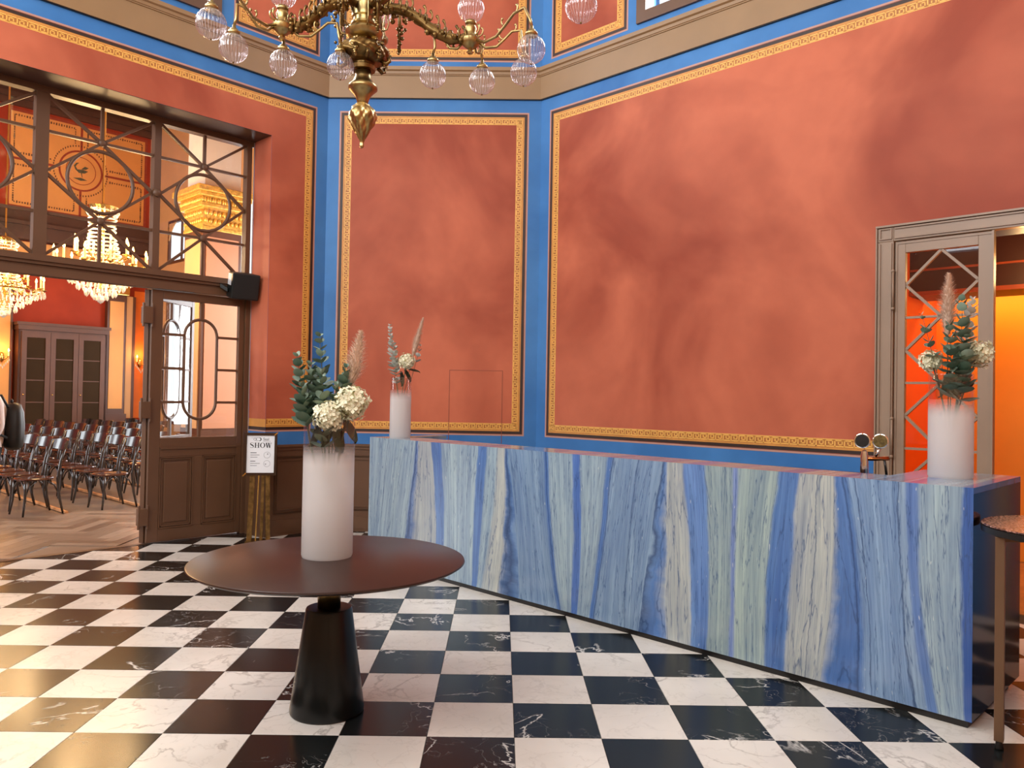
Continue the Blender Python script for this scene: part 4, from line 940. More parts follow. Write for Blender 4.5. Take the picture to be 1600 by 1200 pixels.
# ------------------------------------------------------------------ loudspeaker over the doorway corner
spc = FL(0.875, 0.235, 2.705); sp_ = thing('loudspeaker', 'small black loudspeaker bracketed to the lintel at the doorway corner', 'loudspeaker', spc)
fx = Vector((0.62, -0.76, -0.22)).normalized(); sx = Vector((0, 0, 1)).cross(fx).normalized(); sz = fx.cross(sx)
def SPK(a, b, c): return spc+sx*a+fx*b+sz*c
BLKPL = simple('black_plastic', (16, 20, 20), 0.45, var=0.1)
obj('cabinet', MB().box8([SPK(-0.13, -0.10, -0.14), SPK(0.13, -0.10, -0.14), SPK(0.15, 0.10, -0.14), SPK(-0.15, 0.10, -0.14), SPK(-0.13, -0.10, 0.14), SPK(0.13, -0.10, 0.14), SPK(0.15, 0.10, 0.14), SPK(-0.15, 0.10, 0.14)]), BLKPL, sp_, bevel=0.012)
obj('grille', MB().box8([SPK(-0.135, 0.10, -0.125), SPK(0.135, 0.10, -0.125), SPK(0.135, 0.106, -0.125), SPK(-0.135, 0.106, -0.125), SPK(-0.135, 0.10, 0.125), SPK(0.135, 0.10, 0.125), SPK(0.135, 0.106, 0.125), SPK(-0.135, 0.106, 0.125)]), simple('black_grille', (22, 24, 24), 0.6, var=0.3, scale=200), sp_)
sd = 1 if SPK(0.15, 0, 0).x < spc.x else -1
obj('rating_label', MB().add([SPK(sd*0.1345, -0.08, 0.0), SPK(sd*0.1455, 0.05, 0.0), SPK(sd*0.1455, 0.05, 0.12), SPK(sd*0.1345, -0.08, 0.12)], [(0, 1, 2, 3)]), PAPER, sp_)
obj('bracket', MB().bar(SPK(0, -0.09, -0.03), FL(0.95, OF-0.03, 2.70), 0.05, 0.05, (0, 0, 1)).bar(SPK(sd*0.14, -0.02, -0.06), FL(1.06, OF-0.08, 2.70), 0.05, 0.04, (0, 0, 1)), BLKPL, sp_)

# ------------------------------------------------------------------ brass chandelier of the tiled room
CC = Vector((-1.015, 1.413, 0)); ch = thing('brass_chandelier', 'ornate brass chandelier with ribbed glass globes', 'chandelier', (CC.x, CC.y, ZTOP))
def yz(y): return 3.14+(232-y)/243
def prof_px(l): return [(r/243, yz(y)) for y, r in l]
C0 = (CC.x, CC.y, 0)
def fine(prof, n=5):
    out = []
    for i in range(len(prof)-1):
        p0, p1, p2, p3 = prof[max(i-1, 0)], prof[i], prof[i+1], prof[min(i+2, len(prof)-1)]
        for k in range(n):
            t = k/n
            out.append(tuple(0.5*((2*b)+(c-a)*t+(2*a-5*b+4*c-d)*t*t+(3*b-a-3*c+d)*t**3) for a, b, c, d in zip(p0, p1, p2, p3)))
    return [(max(0.0005, r), z) for r, z in out+[prof[-1]]]
obj('column', MB().lathe(prof_px([(163, 8), (158, 9), (150, 12), (143, 18), (139, 22.5), (134, 22.5), (129, 17), (120, 12.5), (111, 12.5)]), 32, C0), BRASS, ch, smooth=True)
obj('collar', MB().lathe(prof_px([(110, 12), (109.5, 18.5), (104, 19.5), (102, 17), (99, 17)]), 32, C0), BRASSDK, ch, auto=0.5)
def leafy_mod(a, z, i):
    q = (z-3.14)*26; return 1+0.10*sin(5*a+q)+0.085*abs(sin(5*a+1.3-q*1.4))-0.05+0.03*sin(13*a+q*3)
obj('finial', MB().lathe(fine(prof_px([(232, 0.5), (229, 3), (222, 3.2), (214, 7), (205, 12), (196, 16.5), (187, 20), (178, 20.5), (171, 17.5), (166, 12), (163, 10)]), 6), 72, C0, mod=leafy_mod), BRASS, ch, smooth=True)
obj('bowl', MB().lathe(fine(prof_px([(99, 18), (97, 27), (90, 34.5), (81, 37), (73, 33.5), (69, 26), (66, 15.5), (63, 16)]), 6), 96, C0, mod=lambda a, z, i: 1+0.05*sin(8*a+3*sin(z*42))+0.035*abs(sin(12*a-z*50))), BRASSDK, ch, smooth=True)
for sd_, zz0 in ((0.205, 0), (-0.185, -8), (0.12, 6), (-0.10, 0)):
    mb = MB(); base_ = CC+Vector((sd_, 0.16 if abs(sd_) > 0.15 else -0.20, 0))
    for j in range(26):
        f = j/25; wq_ = 0.045*sin(pi*min(1, f*1.3))+0.008; mb.ball(base_+Vector((random.uniform(-1, 1)*wq_, random.uniform(-1, 1)*wq_*0.6, yz(zz0+68-80*(1-f)) if False else yz(zz0-14+78*f))), random.uniform(0.010, 0.020)*(1.1-0.5*f), 6, 5)
    mb.tube([base_+Vector((0, 0, yz(zz0-40))), base_+Vector((0, 0, yz(zz0+62)))], 0.012, 6)
    obj('leaf_pendant', mb, BRASSDK, ch, smooth=True)
obj('column', MB().lathe(prof_px([(63, 16), (60, 23), (55, 28), (50, 29.5), (47, 28), (44, 21), (41, 19), (39, 21), (36, 20.5), (34, 17), (28, 17), (26, 19.5), (23, 19.5), (20, 20), (12, 22), (0, 22.5), (-14, 21), (-22, 17), (-30, 20), (-60, 20), (-70, 13), (-100, 16), (-120, 30), (-150, 34), (-180, 22), (-200, 12), (-260, 9)]), 36, C0), BRASS, ch, auto=0.6)
obj('suspension_rod', MB().tube([(CC.x, CC.y, 4.95), (CC.x, CC.y, ZTOP-0.04)], 0.02, 10).lathe([(0.12, ZTOP), (0.11, ZTOP-0.04), (0.04, ZTOP-0.10), (0.02, ZTOP-0.12)][::-1], 24, C0), BRASS, ch)
for k in range(6):
    a = k*pi/3+0.35; e = Vector((cos(a), sin(a), 0)); mb = MB()
    for j in range(16):                # grape bunch hung on the bowl
        f = j/15; rr = 0.150-0.01*f; mb.ball(CC+e*(rr+random.uniform(-0.012, 0.02))+Vector((random.uniform(-0.03, 0.03)*(1-f), random.uniform(-0.03, 0.03)*(1-f), yz(72+26*f))), 0.0105, 6, 4)
    obj('grape_bunch', mb, BRASSDK if k % 2 else BRASS, ch, smooth=True)
    a += 0.5; e = Vector((cos(a), sin(a), 0)); pts = [CC+e*r+Vector((0, 0, yz(y))) for y, r in ((50, 0.12), (47, 0.155), (40, 0.165), (25, 0.158), (8, 0.170), (-12, 0.205), (-30, 0.19), (-40, 0.12))]
    obj('scroll_wire', MB().tube(pts, 0.0045, 6), BRASS, ch, smooth=True)
    pts = [CC+e*r+Vector((0, 0, yz(y))) for y, r in ((96, 0.12), (101, 0.155), (98, 0.178), (92, 0.17))]; obj('scroll_leaf', MB().tube(pts, [0.014, 0.013, 0.010, 0.014], 6), BRASSDK, ch, smooth=True)
m, nt, b = new_mat('ribbed_globe_glass'); out = nt.nodes['Material Output']; nt.nodes.remove(b)
tr = N(nt, 'ShaderNodeBsdfTransparent'); tr.inputs[0].default_value = (0.95, 0.90, 0.915, 1); gl_ = N(nt, 'ShaderNodeBsdfGlossy', Roughness=0.06); dfu = N(nt, 'ShaderNodeBsdfDiffuse'); dfu.inputs[0].default_value = (0.9, 0.85, 0.87, 1)
lw = N(nt, 'ShaderNodeLayerWeight', Blend=0.5); mx = N(nt, 'ShaderNodeMixShader'); mx2 = N(nt, 'ShaderNodeMixShader'); mx.inputs[0].default_value = 0.06
ff = math_n(nt, 'ADD', math_n(nt, 'MULTIPLY', math_n(nt, 'POWER', lw.outputs['Facing'], 2.2), 0.55), 0.07)
tc = N(nt, 'ShaderNodeTexCoord'); gr = N(nt, 'ShaderNodeTexGradient', gradient_type='RADIAL'); nt.links.new(tc.outputs['Object'], gr.inputs[0])
rb = math_n(nt, 'SINE', math_n(nt, 'MULTIPLY', gr.outputs['Fac'], 2*pi*30)); nt.links.new(math_n(nt, 'ADD', math_n(nt, 'MULTIPLY', math_n(nt, 'GREATER_THAN', rb, 0.35), 0.22), 0.03), mx.inputs[0])
nt.links.new(tr.outputs[0], mx.inputs[1]); nt.links.new(dfu.outputs[0], mx.inputs[2]); nt.links.new(ff, mx2.inputs[0]); nt.links.new(mx.outputs[0], mx2.inputs[1]); nt.links.new(gl_.outputs[0], mx2.inputs[2]); nt.links.new(mx2.outputs[0], out.inputs[0]); GLOBE = m
GR = 0.083
gp = [(GR*max(0.0, sin(pi*i/16))*(0.98 if i > 8 else 1.0), -GR*cos(pi*i/16)*1.04) for i in range(0, 15)]
def ribmod(a, z, i): return 1+(0.030*cos(24*a) if 3 < i else 0)
GM = MB().lathe(gp, 120, mod=ribmod); GM = GM.mesh('globe', GLOBE, True)
CAPM = MB().lathe([(0.036, 0.0), (0.037, 0.016), (0.034, 0.021), (0.026, 0.024), (0.022, 0.036), (0.011, 0.042), (0.010, 0.06)], 20).mesh('cap', BRASS, True)
TIPM = MB().ball((0, 0, -GR*1.06), 0.006, 8, 6).mesh('tip', BRASSDK, True)
chm = wmat(ch).inverted()
def globe(c, up=False):
    M = Matrix.Translation(Vector(c)-ch.location)
    if up: M = M @ Matrix.Rotation(pi, 4, 'X')
    g = place(ch, GM, 'globe', M); M2 = Matrix.Translation((0, 0, GR*0.96)); place(g, CAPM, 'globe_cap', M2)
    if not up: place(g, TIPM, 'globe_tip', Matrix.Identity(4))
GZ = 3.63
def curl(mb, p, d, r=0.02, th=0.006):
    d = Vector(d).normalized(); n = d.cross(Vector((0, 0, 1))).normalized(); u = Vector((0, 0, 1))
    mb.tube([p+d*r*(1.6*sin(t*1.9))+u*r*(1.5-1.5*cos(t*1.9)) for t in [i/7*1.25 for i in range(8)]], [th, th, th*0.9, th*0.8, th*0.8, th*0.9, th*1.2, th*1.5], 6)
def cluster(hub, globes, attach):
    h = Vector(hub)
    obj('hub', MB().lathe([(0.0, -0.105), (0.016, -0.10), (0.022, -0.088), (0.014, -0.07), (0.030, -0.062), (0.052, -0.045), (0.060, -0.030), (0.062, -0.008), (0.055, 0.0), (0.040, 0.015), (0.034, 0.04), (0.040, 0.06), (0.030, 0.085), (0.022, 0.09)], 28, h), BRASS, ch, auto=0.7)
    mb = MB(); a = Vector(attach); out_ = (h-a); ln = out_.length; d = out_.normalized(); sd_ = d.cross(Vector((0, 0, 1))).normalized()
    pts = [a+out_*t+Vector((0, 0, 0.045*sin(t*pi*2))) for t in [i/14 for i in range(15)]]
    mb.tube(pts, [0.026+0.014*abs(sin(i*1.3)) for i in range(15)], 8)
    for i in range(52):
        p = pts[1+(i*13)//52]; off = Vector((random.uniform(-1, 1), random.uniform(-1, 1), random.uniform(-1, 1)))*0.036; mb.ball(p+off, random.uniform(0.010, 0.023), 6, 4)
        if i % 3 == 0: curl(mb, p+Vector((0, 0, -0.02)), sd_*(1 if i % 2 else -1)+d*0.4, 0.026, 0.007)
        if i % 5 == 0: curl(mb, p+Vector((0, 0, 0.02)), d, 0.03, 0.007)
    obj('arm', mb, BRASSDK, ch, smooth=True)
    for g in globes:
        g = Vector((g[0], g[1], GZ)); globe(g); v = (g-h); v.z = 0; L_ = v.length; mb = MB()
        top = g+Vector((0, 0, GR+0.055))
        if L_ < 0.13: mb.tube([h+Vector((0, 0, -0.09)), h*0.5+top*0.5+Vector((0, 0, 0.01)), top], [0.010, 0.014, 0.009], 8)
        else:
            e = v.normalized(); s0 = h+e*0.045+Vector((0, 0, -0.02))
            P_ = [s0, s0+e*L_*0.16+Vector((0, 0, -0.045)), s0+e*L_*0.36+Vector((0, 0, -0.040)), s0+e*L_*0.50+Vector((0, 0, 0.005)), s0+e*L_*0.64+Vector((0, 0, 0.055)), s0+e*L_*0.80+Vector((0, 0, 0.060)), Vector((g.x, g.y, top.z+0.045))-e*0.012, top]
            mb.tube(P_, [0.009]*8, 8)
            curl(mb, P_[3], e*-1, 0.020); curl(mb, P_[4], e, 0.018); curl(mb, P_[2], e+Vector((0, 0, 0.2)), 0.014); curl(mb, P_[0]+Vector((0, 0, 0.03)), e, 0.022)
        obj('branch', mb, BRASS, ch, smooth=True)
    globe(h+Vector((0, 0, 0.19)), True)
hubs = [((-1.497, 1.259, 3.86), [(-1.759, 0.788), (-1.738, 1.093), (-1.498, 1.30), (-1.141, 1.314)]),
        ((-0.327, 1.39, 3.86), [(-0.568, 1.419), (-0.252, 1.503), (0.018, 1.346), (0.054, 1.015)]),
        ((-0.02, 0.33, 3.86), [(0.298, 0.493), (0.10, 0.02), (-0.30, 0.12)]),
        ((-1.75, 0.22, 3.86), [(-2.05, 0.05), (-1.60, -0.10)]),
        ((-1.05, 2.25, 4.25), [])]
for h, gl in hubs:
    hv = Vector(h); d = (hv-CC); d.z = 0; d.normalize(); cluster(h, gl, (CC.x+d.x*0.10, CC.y+d.y*0.10, 4.04 if h[2] < 4 else 4.3))

# ------------------------------------------------------------------ the hall beyond the doors
D = 11.5                                 # back wall
def FH(t, o, z): return FL(t, o, z)
m, nt, b = new_mat('hall_floor_wood'); vec, oi = tile_vec(nt); mp = N(nt, 'ShaderNodeMapping'); mp.inputs['Scale'].default_value = (3, 3, 3); nt.links.new(vec, mp.inputs[0])
no = N(nt, 'ShaderNodeTexNoise', Scale=4.0, Detail=6.0, Distortion=1.0); nt.links.new(mp.outputs[0], no.inputs['Vector'])
c1_ = ramp(nt, no.outputs[0], [(0.3, lin((104, 84, 68))), (0.7, lin((146, 124, 104)))]); c2_ = mix_c(nt, oi.outputs['Random'], lin((104, 82, 66)), lin((172, 152, 134))); nt.links.new(mix_c(nt, 0.65, c1_, c2_), b.inputs['Base Color']); b.inputs['Roughness'].default_value = 0.28; PARQ = m
hf = struct('floor_hall', MB().fbox(FL, -2.8, 9.0, 0.50, D+0.2, -0.05, -0.008), PARQ, 'brown parquet floor of the hall')
pw, plen = 0.13, 0.65; PK = MB().box((0.001, 0.001, -0.008), (plen-0.001, pw-0.001, 0.0)).mesh('plank', PARQ); cnt = 0
ang0 = atan2(dL.y, dL.x); ca = 2*pw/sqrt(2)
inside = lambda q: 0.52 < q.y < 3.3 and 0.3 < q.x < 5.0
plk = []
for i in range(-40, 40):
    for j in range(-14, 15):
        for kind in (0, 1):
            # herringbone in its own axes (x,y), turned 45 degrees to the hall
            x0 = j*plen*1.0+i*pw; y0 = i*pw-j*plen
            if kind == 0: o_ = Vector((x0, y0)); r_ = 0.0; cen = o_+Vector((plen/2, pw/2))
            else: o_ = Vector((x0+pw, y0+pw)); r_ = pi/2; cen = o_+Vector((-pw/2, plen/2))
            R45 = Matrix.Rotation(pi/4, 2); c_ = R45 @ cen; tt, oo = c_.x+2.0, c_.y+2.0
            crn = [R45 @ (o_+Matrix.Rotation(r_, 2) @ Vector(q)) for q in ((0, 0), (plen, 0), (plen, pw), (0, pw))]
            if all(inside(q+Vector((2, 2))) for q in crn):
                px_, py_, _z = to_px(FL(tt, oo, 0))
                if -60 < px_ < 260: plk.append((_z, tt, oo, R45 @ o_, r_))
plk.sort(key=lambda e: e[0])
for _z, tt, oo, o_, r_ in plk[:300]:
    base = FL(o_.x+2.0, o_.y+2.0, 0.0); xd = dL*cos(pi/4+r_)+nL*sin(pi/4+r_)
    # local x along xd; the frame (dL, nL) is left handed so mirror the short side
    yd = dL*cos(pi/4+r_+pi/2)+nL*sin(pi/4+r_+pi/2)
    M = Matrix(((xd.x, yd.x, 0, base.x), (xd.y, yd.y, 0, base.y), (0, 0, 1, 0.0), (0, 0, 0, 1))); place(hf, PK, 'plank', M)
HT = 8.0
hallceil = struct('ceiling_hall', MB().fbox(FL, -2.8, 9.0, 0.37, D+0.2, HT, HT+0.1), simple('hall_ceiling_paint', (206, 160, 140), 0.7, var=0.06), 'pale rose hall ceiling')
HB_ = struct('wall_hall_back', MB().fbox(FL, -2.8, 9.0, D, D+0.2, 0, HT), HALLRED, 'red back wall of the hall')
OCW = simple('ochre_wall_paint', (226, 160, 88), 0.55, var=0.06, scale=2); OCL = simple('light_ochre_paint', (210, 160, 108), 0.55, var=0.05, scale=2); HBR = simple('hall_brown_wood', (88, 50, 29), 0.4, var=0.12, scale=4); HDK = simple('hall_dark_beam', (70, 46, 34), 0.5, var=0.2, scale=2)
STENC = simple('stencil_red_paint', (150, 58, 36), 0.6, var=0.15, scale=20); STEND = simple('stencil_dark_paint', (96, 62, 40), 0.6, var=0.3, scale=30); BIRD = simple('stencil_green_paint', (74, 82, 62), 0.6, var=0.3, scale=30)
# painted frieze on the upper back wall
def frieze(t0, t1, z0, z1, medal=True):
    o_ = D-0.003
    obj('frieze_field', MB().quad(FL(t0, o_, z0), FL(t1, o_, z0), FL(t1, o_, z1), FL(t0, o_, z1)), OCW, HB_)
    mb = MB(); o_ -= 0.002; m_ = (t0+t1)/2; zm = (z0+z1)/2
    ring(mb, FL, t0, t1, z0, z1, 0.0, 0.06, o_)
    mb.quad(FL(m_-0.025, o_, z0), FL(m_+0.025, o_, z0), FL(m_+0.025, o_, z1), FL(m_-0.025, o_, z1)); mb.quad(FL(t0, o_, zm-0.025), FL(t1, o_, zm-0.025), FL(t1, o_, zm+0.025), FL(t0, o_, zm+0.025))
    obj('frieze_lines', mb, STENC, HB_)
    mb = MB()
    for a, b_, c, d in ((t0, m_, z0, zm), (m_, t1, z0, zm), (t0, m_, zm, z1), (m_, t1, zm, z1)):
        for e0, e1, f0, f1 in ((a+0.13, b_-0.13, c+0.13, c+0.13), (a+0.13, b_-0.13, d-0.13, d-0.13), (a+0.13, a+0.13, c+0.13, d-0.13), (b_-0.13, b_-0.13, c+0.13, d-0.13)):
            ln = max(abs(e1-e0), abs(f1-f0)); n = int(ln/0.05)
            for i in range(n):
                f = (i+0.5)/n; x = e0+(e1-e0)*f; z = f0+(f1-f0)*f; hx = random.uniform(0.010, 0.017); hz = random.uniform(0.012, 0.028)
                if medal and (x-m_)**2+(z-zm)**2 < 0.6**2: continue
                mb.quad(FL(x-hx, o_, z-hz), FL(x+hx, o_, z-hz), FL(x+hx, o_, z+hz), FL(x-hx, o_, z+hz))
    if medal:
        for i in range(60):
            a = 2*pi*i/60; x = m_+0.56*cos(a); z = zm+0.56*sin(a); mb.quad(FL(x-0.012, o_, z-0.02), FL(x+0.012, o_, z-0.02), FL(x+0.012, o_, z+0.02), FL(x-0.012, o_, z+0.02))
    obj('frieze_stencil', mb, STEND, HB_)
    if medal:
        mb = MB(); n = 40; oo = o_-0.002
        mb.add([FL(m_+0.46*cos(2*pi*i/n), oo, zm+0.46*sin(2*pi*i/n)) for i in range(n)], [tuple(range(n))], 0); oo -= 0.002
        for r0, r1, mi in ((0.42, 0.46, 1), (0.30, 0.315, 1)):
            for i in range(n):
                a, b_ = 2*pi*i/n, 2*pi*(i+1)/n; mb.quad(FL(m_+r0*cos(a), oo, zm+r0*sin(a)), FL(m_+r0*cos(b_), oo, zm+r0*sin(b_)), FL(m_+r1*cos(b_), oo, zm+r1*sin(b_)), FL(m_+r1*cos(a), oo, zm+r1*sin(a)), mi)
        def sh_(pts): mb.add([FL(m_-x, oo, zm+z) for x, z in pts], [tuple(range(len(pts)))], 2)
        sh_([(-0.12, 0.02), (-0.04, -0.05), (0.08, -0.04), (0.15, 0.02), (0.05, 0.04), (-0.04, 0.03)]); sh_([(-0.12, 0.02), (-0.15, 0.10), (-0.10, 0.17), (-0.04, 0.18), (-0.09, 0.13), (-0.11, 0.08), (-0.07, 0.02)])
        sh_([(0.0, 0.04), (0.08, 0.12), (0.16, 0.10), (0.10, 0.05)]); sh_([(0.0, -0.04), (0.02, -0.14), (0.035, -0.14), (0.02, -0.04)]); sh_([(-0.16, -0.18), (0.0, -0.15), (0.14, -0.19), (0.0, -0.22)])
        obj('medallion', mb, [OCW, STENC, BIRD], HB_)
frieze(-2.52, 0.38, 5.42, 7.55); frieze(0.55, 3.4, 5.42, 7.55); frieze(3.6, 6.4, 5.42, 7.55)
mb = MB().fbox(FL, -2.6, 9, D-0.10, D, 7.60, 7.74).fbox(FL, -2.6, 9, D-0.16, D, 7.74, 7.86).fbox(FL, -2.6, 9, D-0.10, D, 7.86, 8.0)
obj('upper_cornice', mb, HDK, HB_)
obj('lower_cornice', MB().fbox(FL, -2.6, 9, D-0.30, D, 4.74, 5.02).fbox(FL, -2.6, 9, D-0.38, D-0.02, 5.02, 5.10).fbox(FL, -2.6, 9, D-0.2, D, 5.10, 5.36), HDK, HB_)
obj('ochre_band', MB().fbox(FL, -2.6, 9, D-0.12, D, 4.30, 4.70), OCW, HB_)
# pilasters
def pilaster(t0, t1, mt, lab, n):
    o = struct_empty('trim_%d' % n, lab, FL((t0+t1)/2, D, 0))
    obj('shaft', MB().fbox(FL, t0, t1, D-0.16, D, 1.0, 3.75), HBR, o); obj('field', MB().fbox(FL, t0+0.05, t1-0.05, D-0.175, D-0.16, 1.12, 3.60), mt, o)
    obj('base', MB().fbox(FL, t0-0.04, t1+0.04, D-0.2, D, 0, 1.0), HBR, o); obj('gilt_capital', MB().fbox(FL, t0-0.05, t1+0.05, D-0.24, D, 3.75, 4.02).fbox(FL, t0-0.10, t1+0.10, D-0.30, D, 4.02, 4.12), GOLD, o, bevel=0.02)
pilaster(-2.07, -1.66, OCW, 'ochre pilaster beside the glazed cabinet', 10); pilaster(0.22, 0.62, OCW, 'ochre pilaster left of the glazed cabinet', 11)
# right side wall of the hall with arched windows
hw = MB()
def FT(t, o, z): return FL(WT-o, t, z)          # t runs along the hall
holed(FT, 0.37, D, 0, HT, 0.0, 0.08, [(1.4, 2.9, 0.85, 5.4), (5.6, 7.4, 0.85, 5.4), (9.05, 10.42, 0.80, 3.62), (9.05, 10.42, 4.45, 5.45)], hw)
WR = struct('wall_hall_right', hw, OCL, 'ochre side wall of the hall with tall windows')
obj('orange_panel', MB().fbox(FL, -2.6, -2.30, D-0.02, D, 0.9, 3.9), simple('hall_orange_paint', (230, 122, 46), 0.55, var=0.05), HB_)
obj('pale_pilaster', MB().fbox(FL, -2.24, -2.10, D-0.10, D, 0.9, 3.75), OCL, HB_); obj('pilaster_edge', MB().fbox(FL, -2.30, -2.24, D-0.11, D, 0.9, 3.75), HBR, HB_)
def hall_window(n, a, b_, c, d, lab):
    o = struct_empty('window_%d' % n, lab, FT((a+b_)/2, 0, c))
    for q in ((a, a+0.06, c, d), (b_-0.06, b_, c, d), (a+0.06, b_-0.06, c, c+0.07), (a+0.06, b_-0.06, d-0.06, d)): obj('frame', MB().fbox(FT, q[0], q[1], 0.0, 0.06, q[2], q[3]), HBR, o)
    m_ = (a+b_)/2; obj('mullion', MB().fbox(FT, m_-0.02, m_+0.02, 0.01, 0.05, c+0.07, d-0.06), HBR, o)
    for s0, s1 in ((a+0.06, m_-0.02), (m_+0.02, b_-0.06)):
        obj('pane', MB().fbox(FT, s0, s1, 0.03, 0.034, c+0.07, d-0.06), PANE, o)
    return o
hall_window(4, 9.05, 10.42, 0.80, 3.62, 'tall bright hall window seen through the glazed door'); wn = hall_window(5, 9.05, 10.42, 4.45, 5.45, 'bright arched window high in the hall'); hall_window(6, 5.6, 7.4, 0.85, 5.4, 'hall window behind the column'); hall_window(7, 1.4, 2.9, 0.85, 5.4, 'hall window beside the doorway')
n = 14; a, b_, c, d = 9.05, 10.42, 4.45, 5.45; mb = MB(); m_ = (a+b_)/2; hw_ = (b_-a)/2      # spandrels that make the head round
for sgn in (-1, 1):
    pts = [(m_+sgn*hw_*sin(pi/2*i/n), c+0.25+(d-c-0.25)*cos(pi/2*i/n)) for i in range(n+1)]
    for (x0, z0), (x1, z1) in zip(pts, pts[1:]): mb.box8([FT(x0, 0.0, z0), FT(x1, 0.0, z1), FT(x1, 0.02, z1), FT(x0, 0.02, z0), FT(x0, 0.0, d+0.01), FT(x1, 0.0, d+0.01), FT(x1, 0.02, d+0.01), FT(x0, 0.02, d+0.01)])
obj('arch_head', mb, OCL, wn)
# left and near walls close the hall
def FE(t, o, z): return FL(9.0+o, t, z)
struct('wall_hall_left', holed(FE, 0.37, D+0.2, 0, HT, 0.0, 0.2, [(2.0, 4.6, 0.8, 5.2), (6.4, 9.0, 0.8, 5.2)]), HALLRED, 'far end wall of the hall')  # openings added for the light on the chairs
struct('wall_hall_near', holed(FL, -2.9, 9.2, 0, HT, 0.375, 0.385, [(0.70, 3.88, -1, 4.34)]), CREAM, 'hall side of the doorway wall')
# square column
kc = struct_empty('trim_12', 'square hall column with gilded capital behind the door', FL(-0.45, 3.9, 0)); t0, t1, o0, o1 = -0.88, -0.27, 3.65, 4.27
COLM = simple('column_paint', (186, 128, 94), 0.55, var=0.05, scale=2)
KZ = 0.38
obj('shaft', MB().fbox(FL, t0, t1, o0, o1, 0.9, 3.60+KZ), HBR, kc); obj('field', MB().fbox(FL, t0+0.05, t1-0.05, o0-0.012, o0, 1.0, 3.5+KZ), COLM, kc); obj('field', MB().fbox(FL, t1, t1+0.012, o0+0.05, o1-0.05, 1.0, 3.5+KZ), OCL, kc)
obj('base', MB().fbox(FL, t0-0.04, t1+0.04, o0-0.04, o1+0.04, 0, 0.9), HBR, kc)
GILT = simple('gilded_plaster', (226, 176, 84), 0.35, metal=0.45, var=0.35, scale=24, bump=0.6)
for q, z0, z1 in ((0.02, 3.60, 3.66), (0.06, 3.94, 4.0), (0.11, 4.09, 4.15), (0.15, 4.15, 4.24)): obj('capital_band', MB().fbox(FL, t0-q, t1+q, o0-q, o1+q, z0+KZ, z1+KZ), GILT, kc, bevel=0.01)
obj('capital_bell', MB().fbox(FL, t0-0.01, t1+0.01, o0-0.01, o1+0.01, 3.66+KZ, 3.94+KZ).fbox(FL, t0-0.05, t1+0.05, o0-0.05, o1+0.05, 4.0+KZ, 4.09+KZ), GILT, kc)
mb = MB()
for i in range(9):
    f = (i+0.5)/9
    for zq, s_ in ((3.74+KZ, 0.03), (3.86+KZ, 0.034)):
        mb.ball(FL(t0+(t1-t0)*f, o0-0.012, zq), s_, 6, 5, sc=(1, 1, 1.4)); mb.ball(FL(t1+0.012, o0+(o1-o0)*f, zq), s_, 6, 5, sc=(1, 1, 1.4))
    for j in (0, 1): mb.ball(FL(t0-0.05+(t1-t0+0.1)*(f+j*0.05), o0-0.052, 4.045+KZ), 0.022, 6, 4, sc=(1, 1, 1.9)); mb.ball(FL(t1+0.052, o0-0.05+(o1-o0+0.1)*(f+j*0.05), 4.045+KZ), 0.022, 6, 4, sc=(1, 1, 1.9))
obj('capital_leaves', mb, GILT, kc, smooth=True); obj('impost', MB().fbox(FL, t0+0.02, t1-0.02, o0+0.02, o1-0.02, 4.24+KZ, HT), CEIL, kc)
# glazed cabinet
cab = thing('glazed_cabinet', 'tall brown cabinet with three glazed doors on the hall back wall', 'cabinet', FL(-0.72, D-0.25, 0)); t0, t1 = -1.60, 0.16
obj('body', MB().fbox(FL, t0, t1, D-0.36, D-0.33, 0, 2.90).fbox(FL, t0, t0+0.05, D-0.36, D, 0, 2.90).fbox(FL, t1-0.05, t1, D-0.36, D, 0, 2.90), HBR, cab); obj('top_moulding', MB().fbox(FL, t0-0.05, t1+0.05, D-0.45, D, 2.90, 2.96).fbox(FL, t0-0.02, t1+0.02, D-0.42, D, 2.80, 2.90), HBR, cab)
CABG = simple('dark_cabinet_glass', (52, 36, 19), 0.7, var=0.1, scale=2, spec=0.12)
wq = (t1-t0-0.10)/3
for i in range(3):
    a = t0+0.05+i*wq; b_ = a+wq; dr = obj('door', MB().fbox(FL, a+0.004, a+0.10, D-0.40, D-0.36, 0.12, 2.76).fbox(FL, b_-0.10, b_-0.004, D-0.40, D-0.36, 0.12, 2.76).fbox(FL, a+0.10, b_-0.10, D-0.40, D-0.36, 2.64, 2.76).fbox(FL, a+0.10, b_-0.10, D-0.40, D-0.36, 0.12, 0.75), HBR, cab)
    obj('pane', MB().fbox(FL, a+0.10, b_-0.10, D-0.385, D-0.375, 0.75, 2.64), CABG, dr); obj('knob', MB().ball(FL(b_-0.05, D-0.415, 1.42), 0.018, 8, 6), GOLD, dr, smooth=True)
    for z in (1.25, 1.72, 2.18): obj('shelf_edge', MB().fbox(FL, a+0.10, b_-0.10, D-0.388, D-0.386, z, z+0.02), HBR, dr)

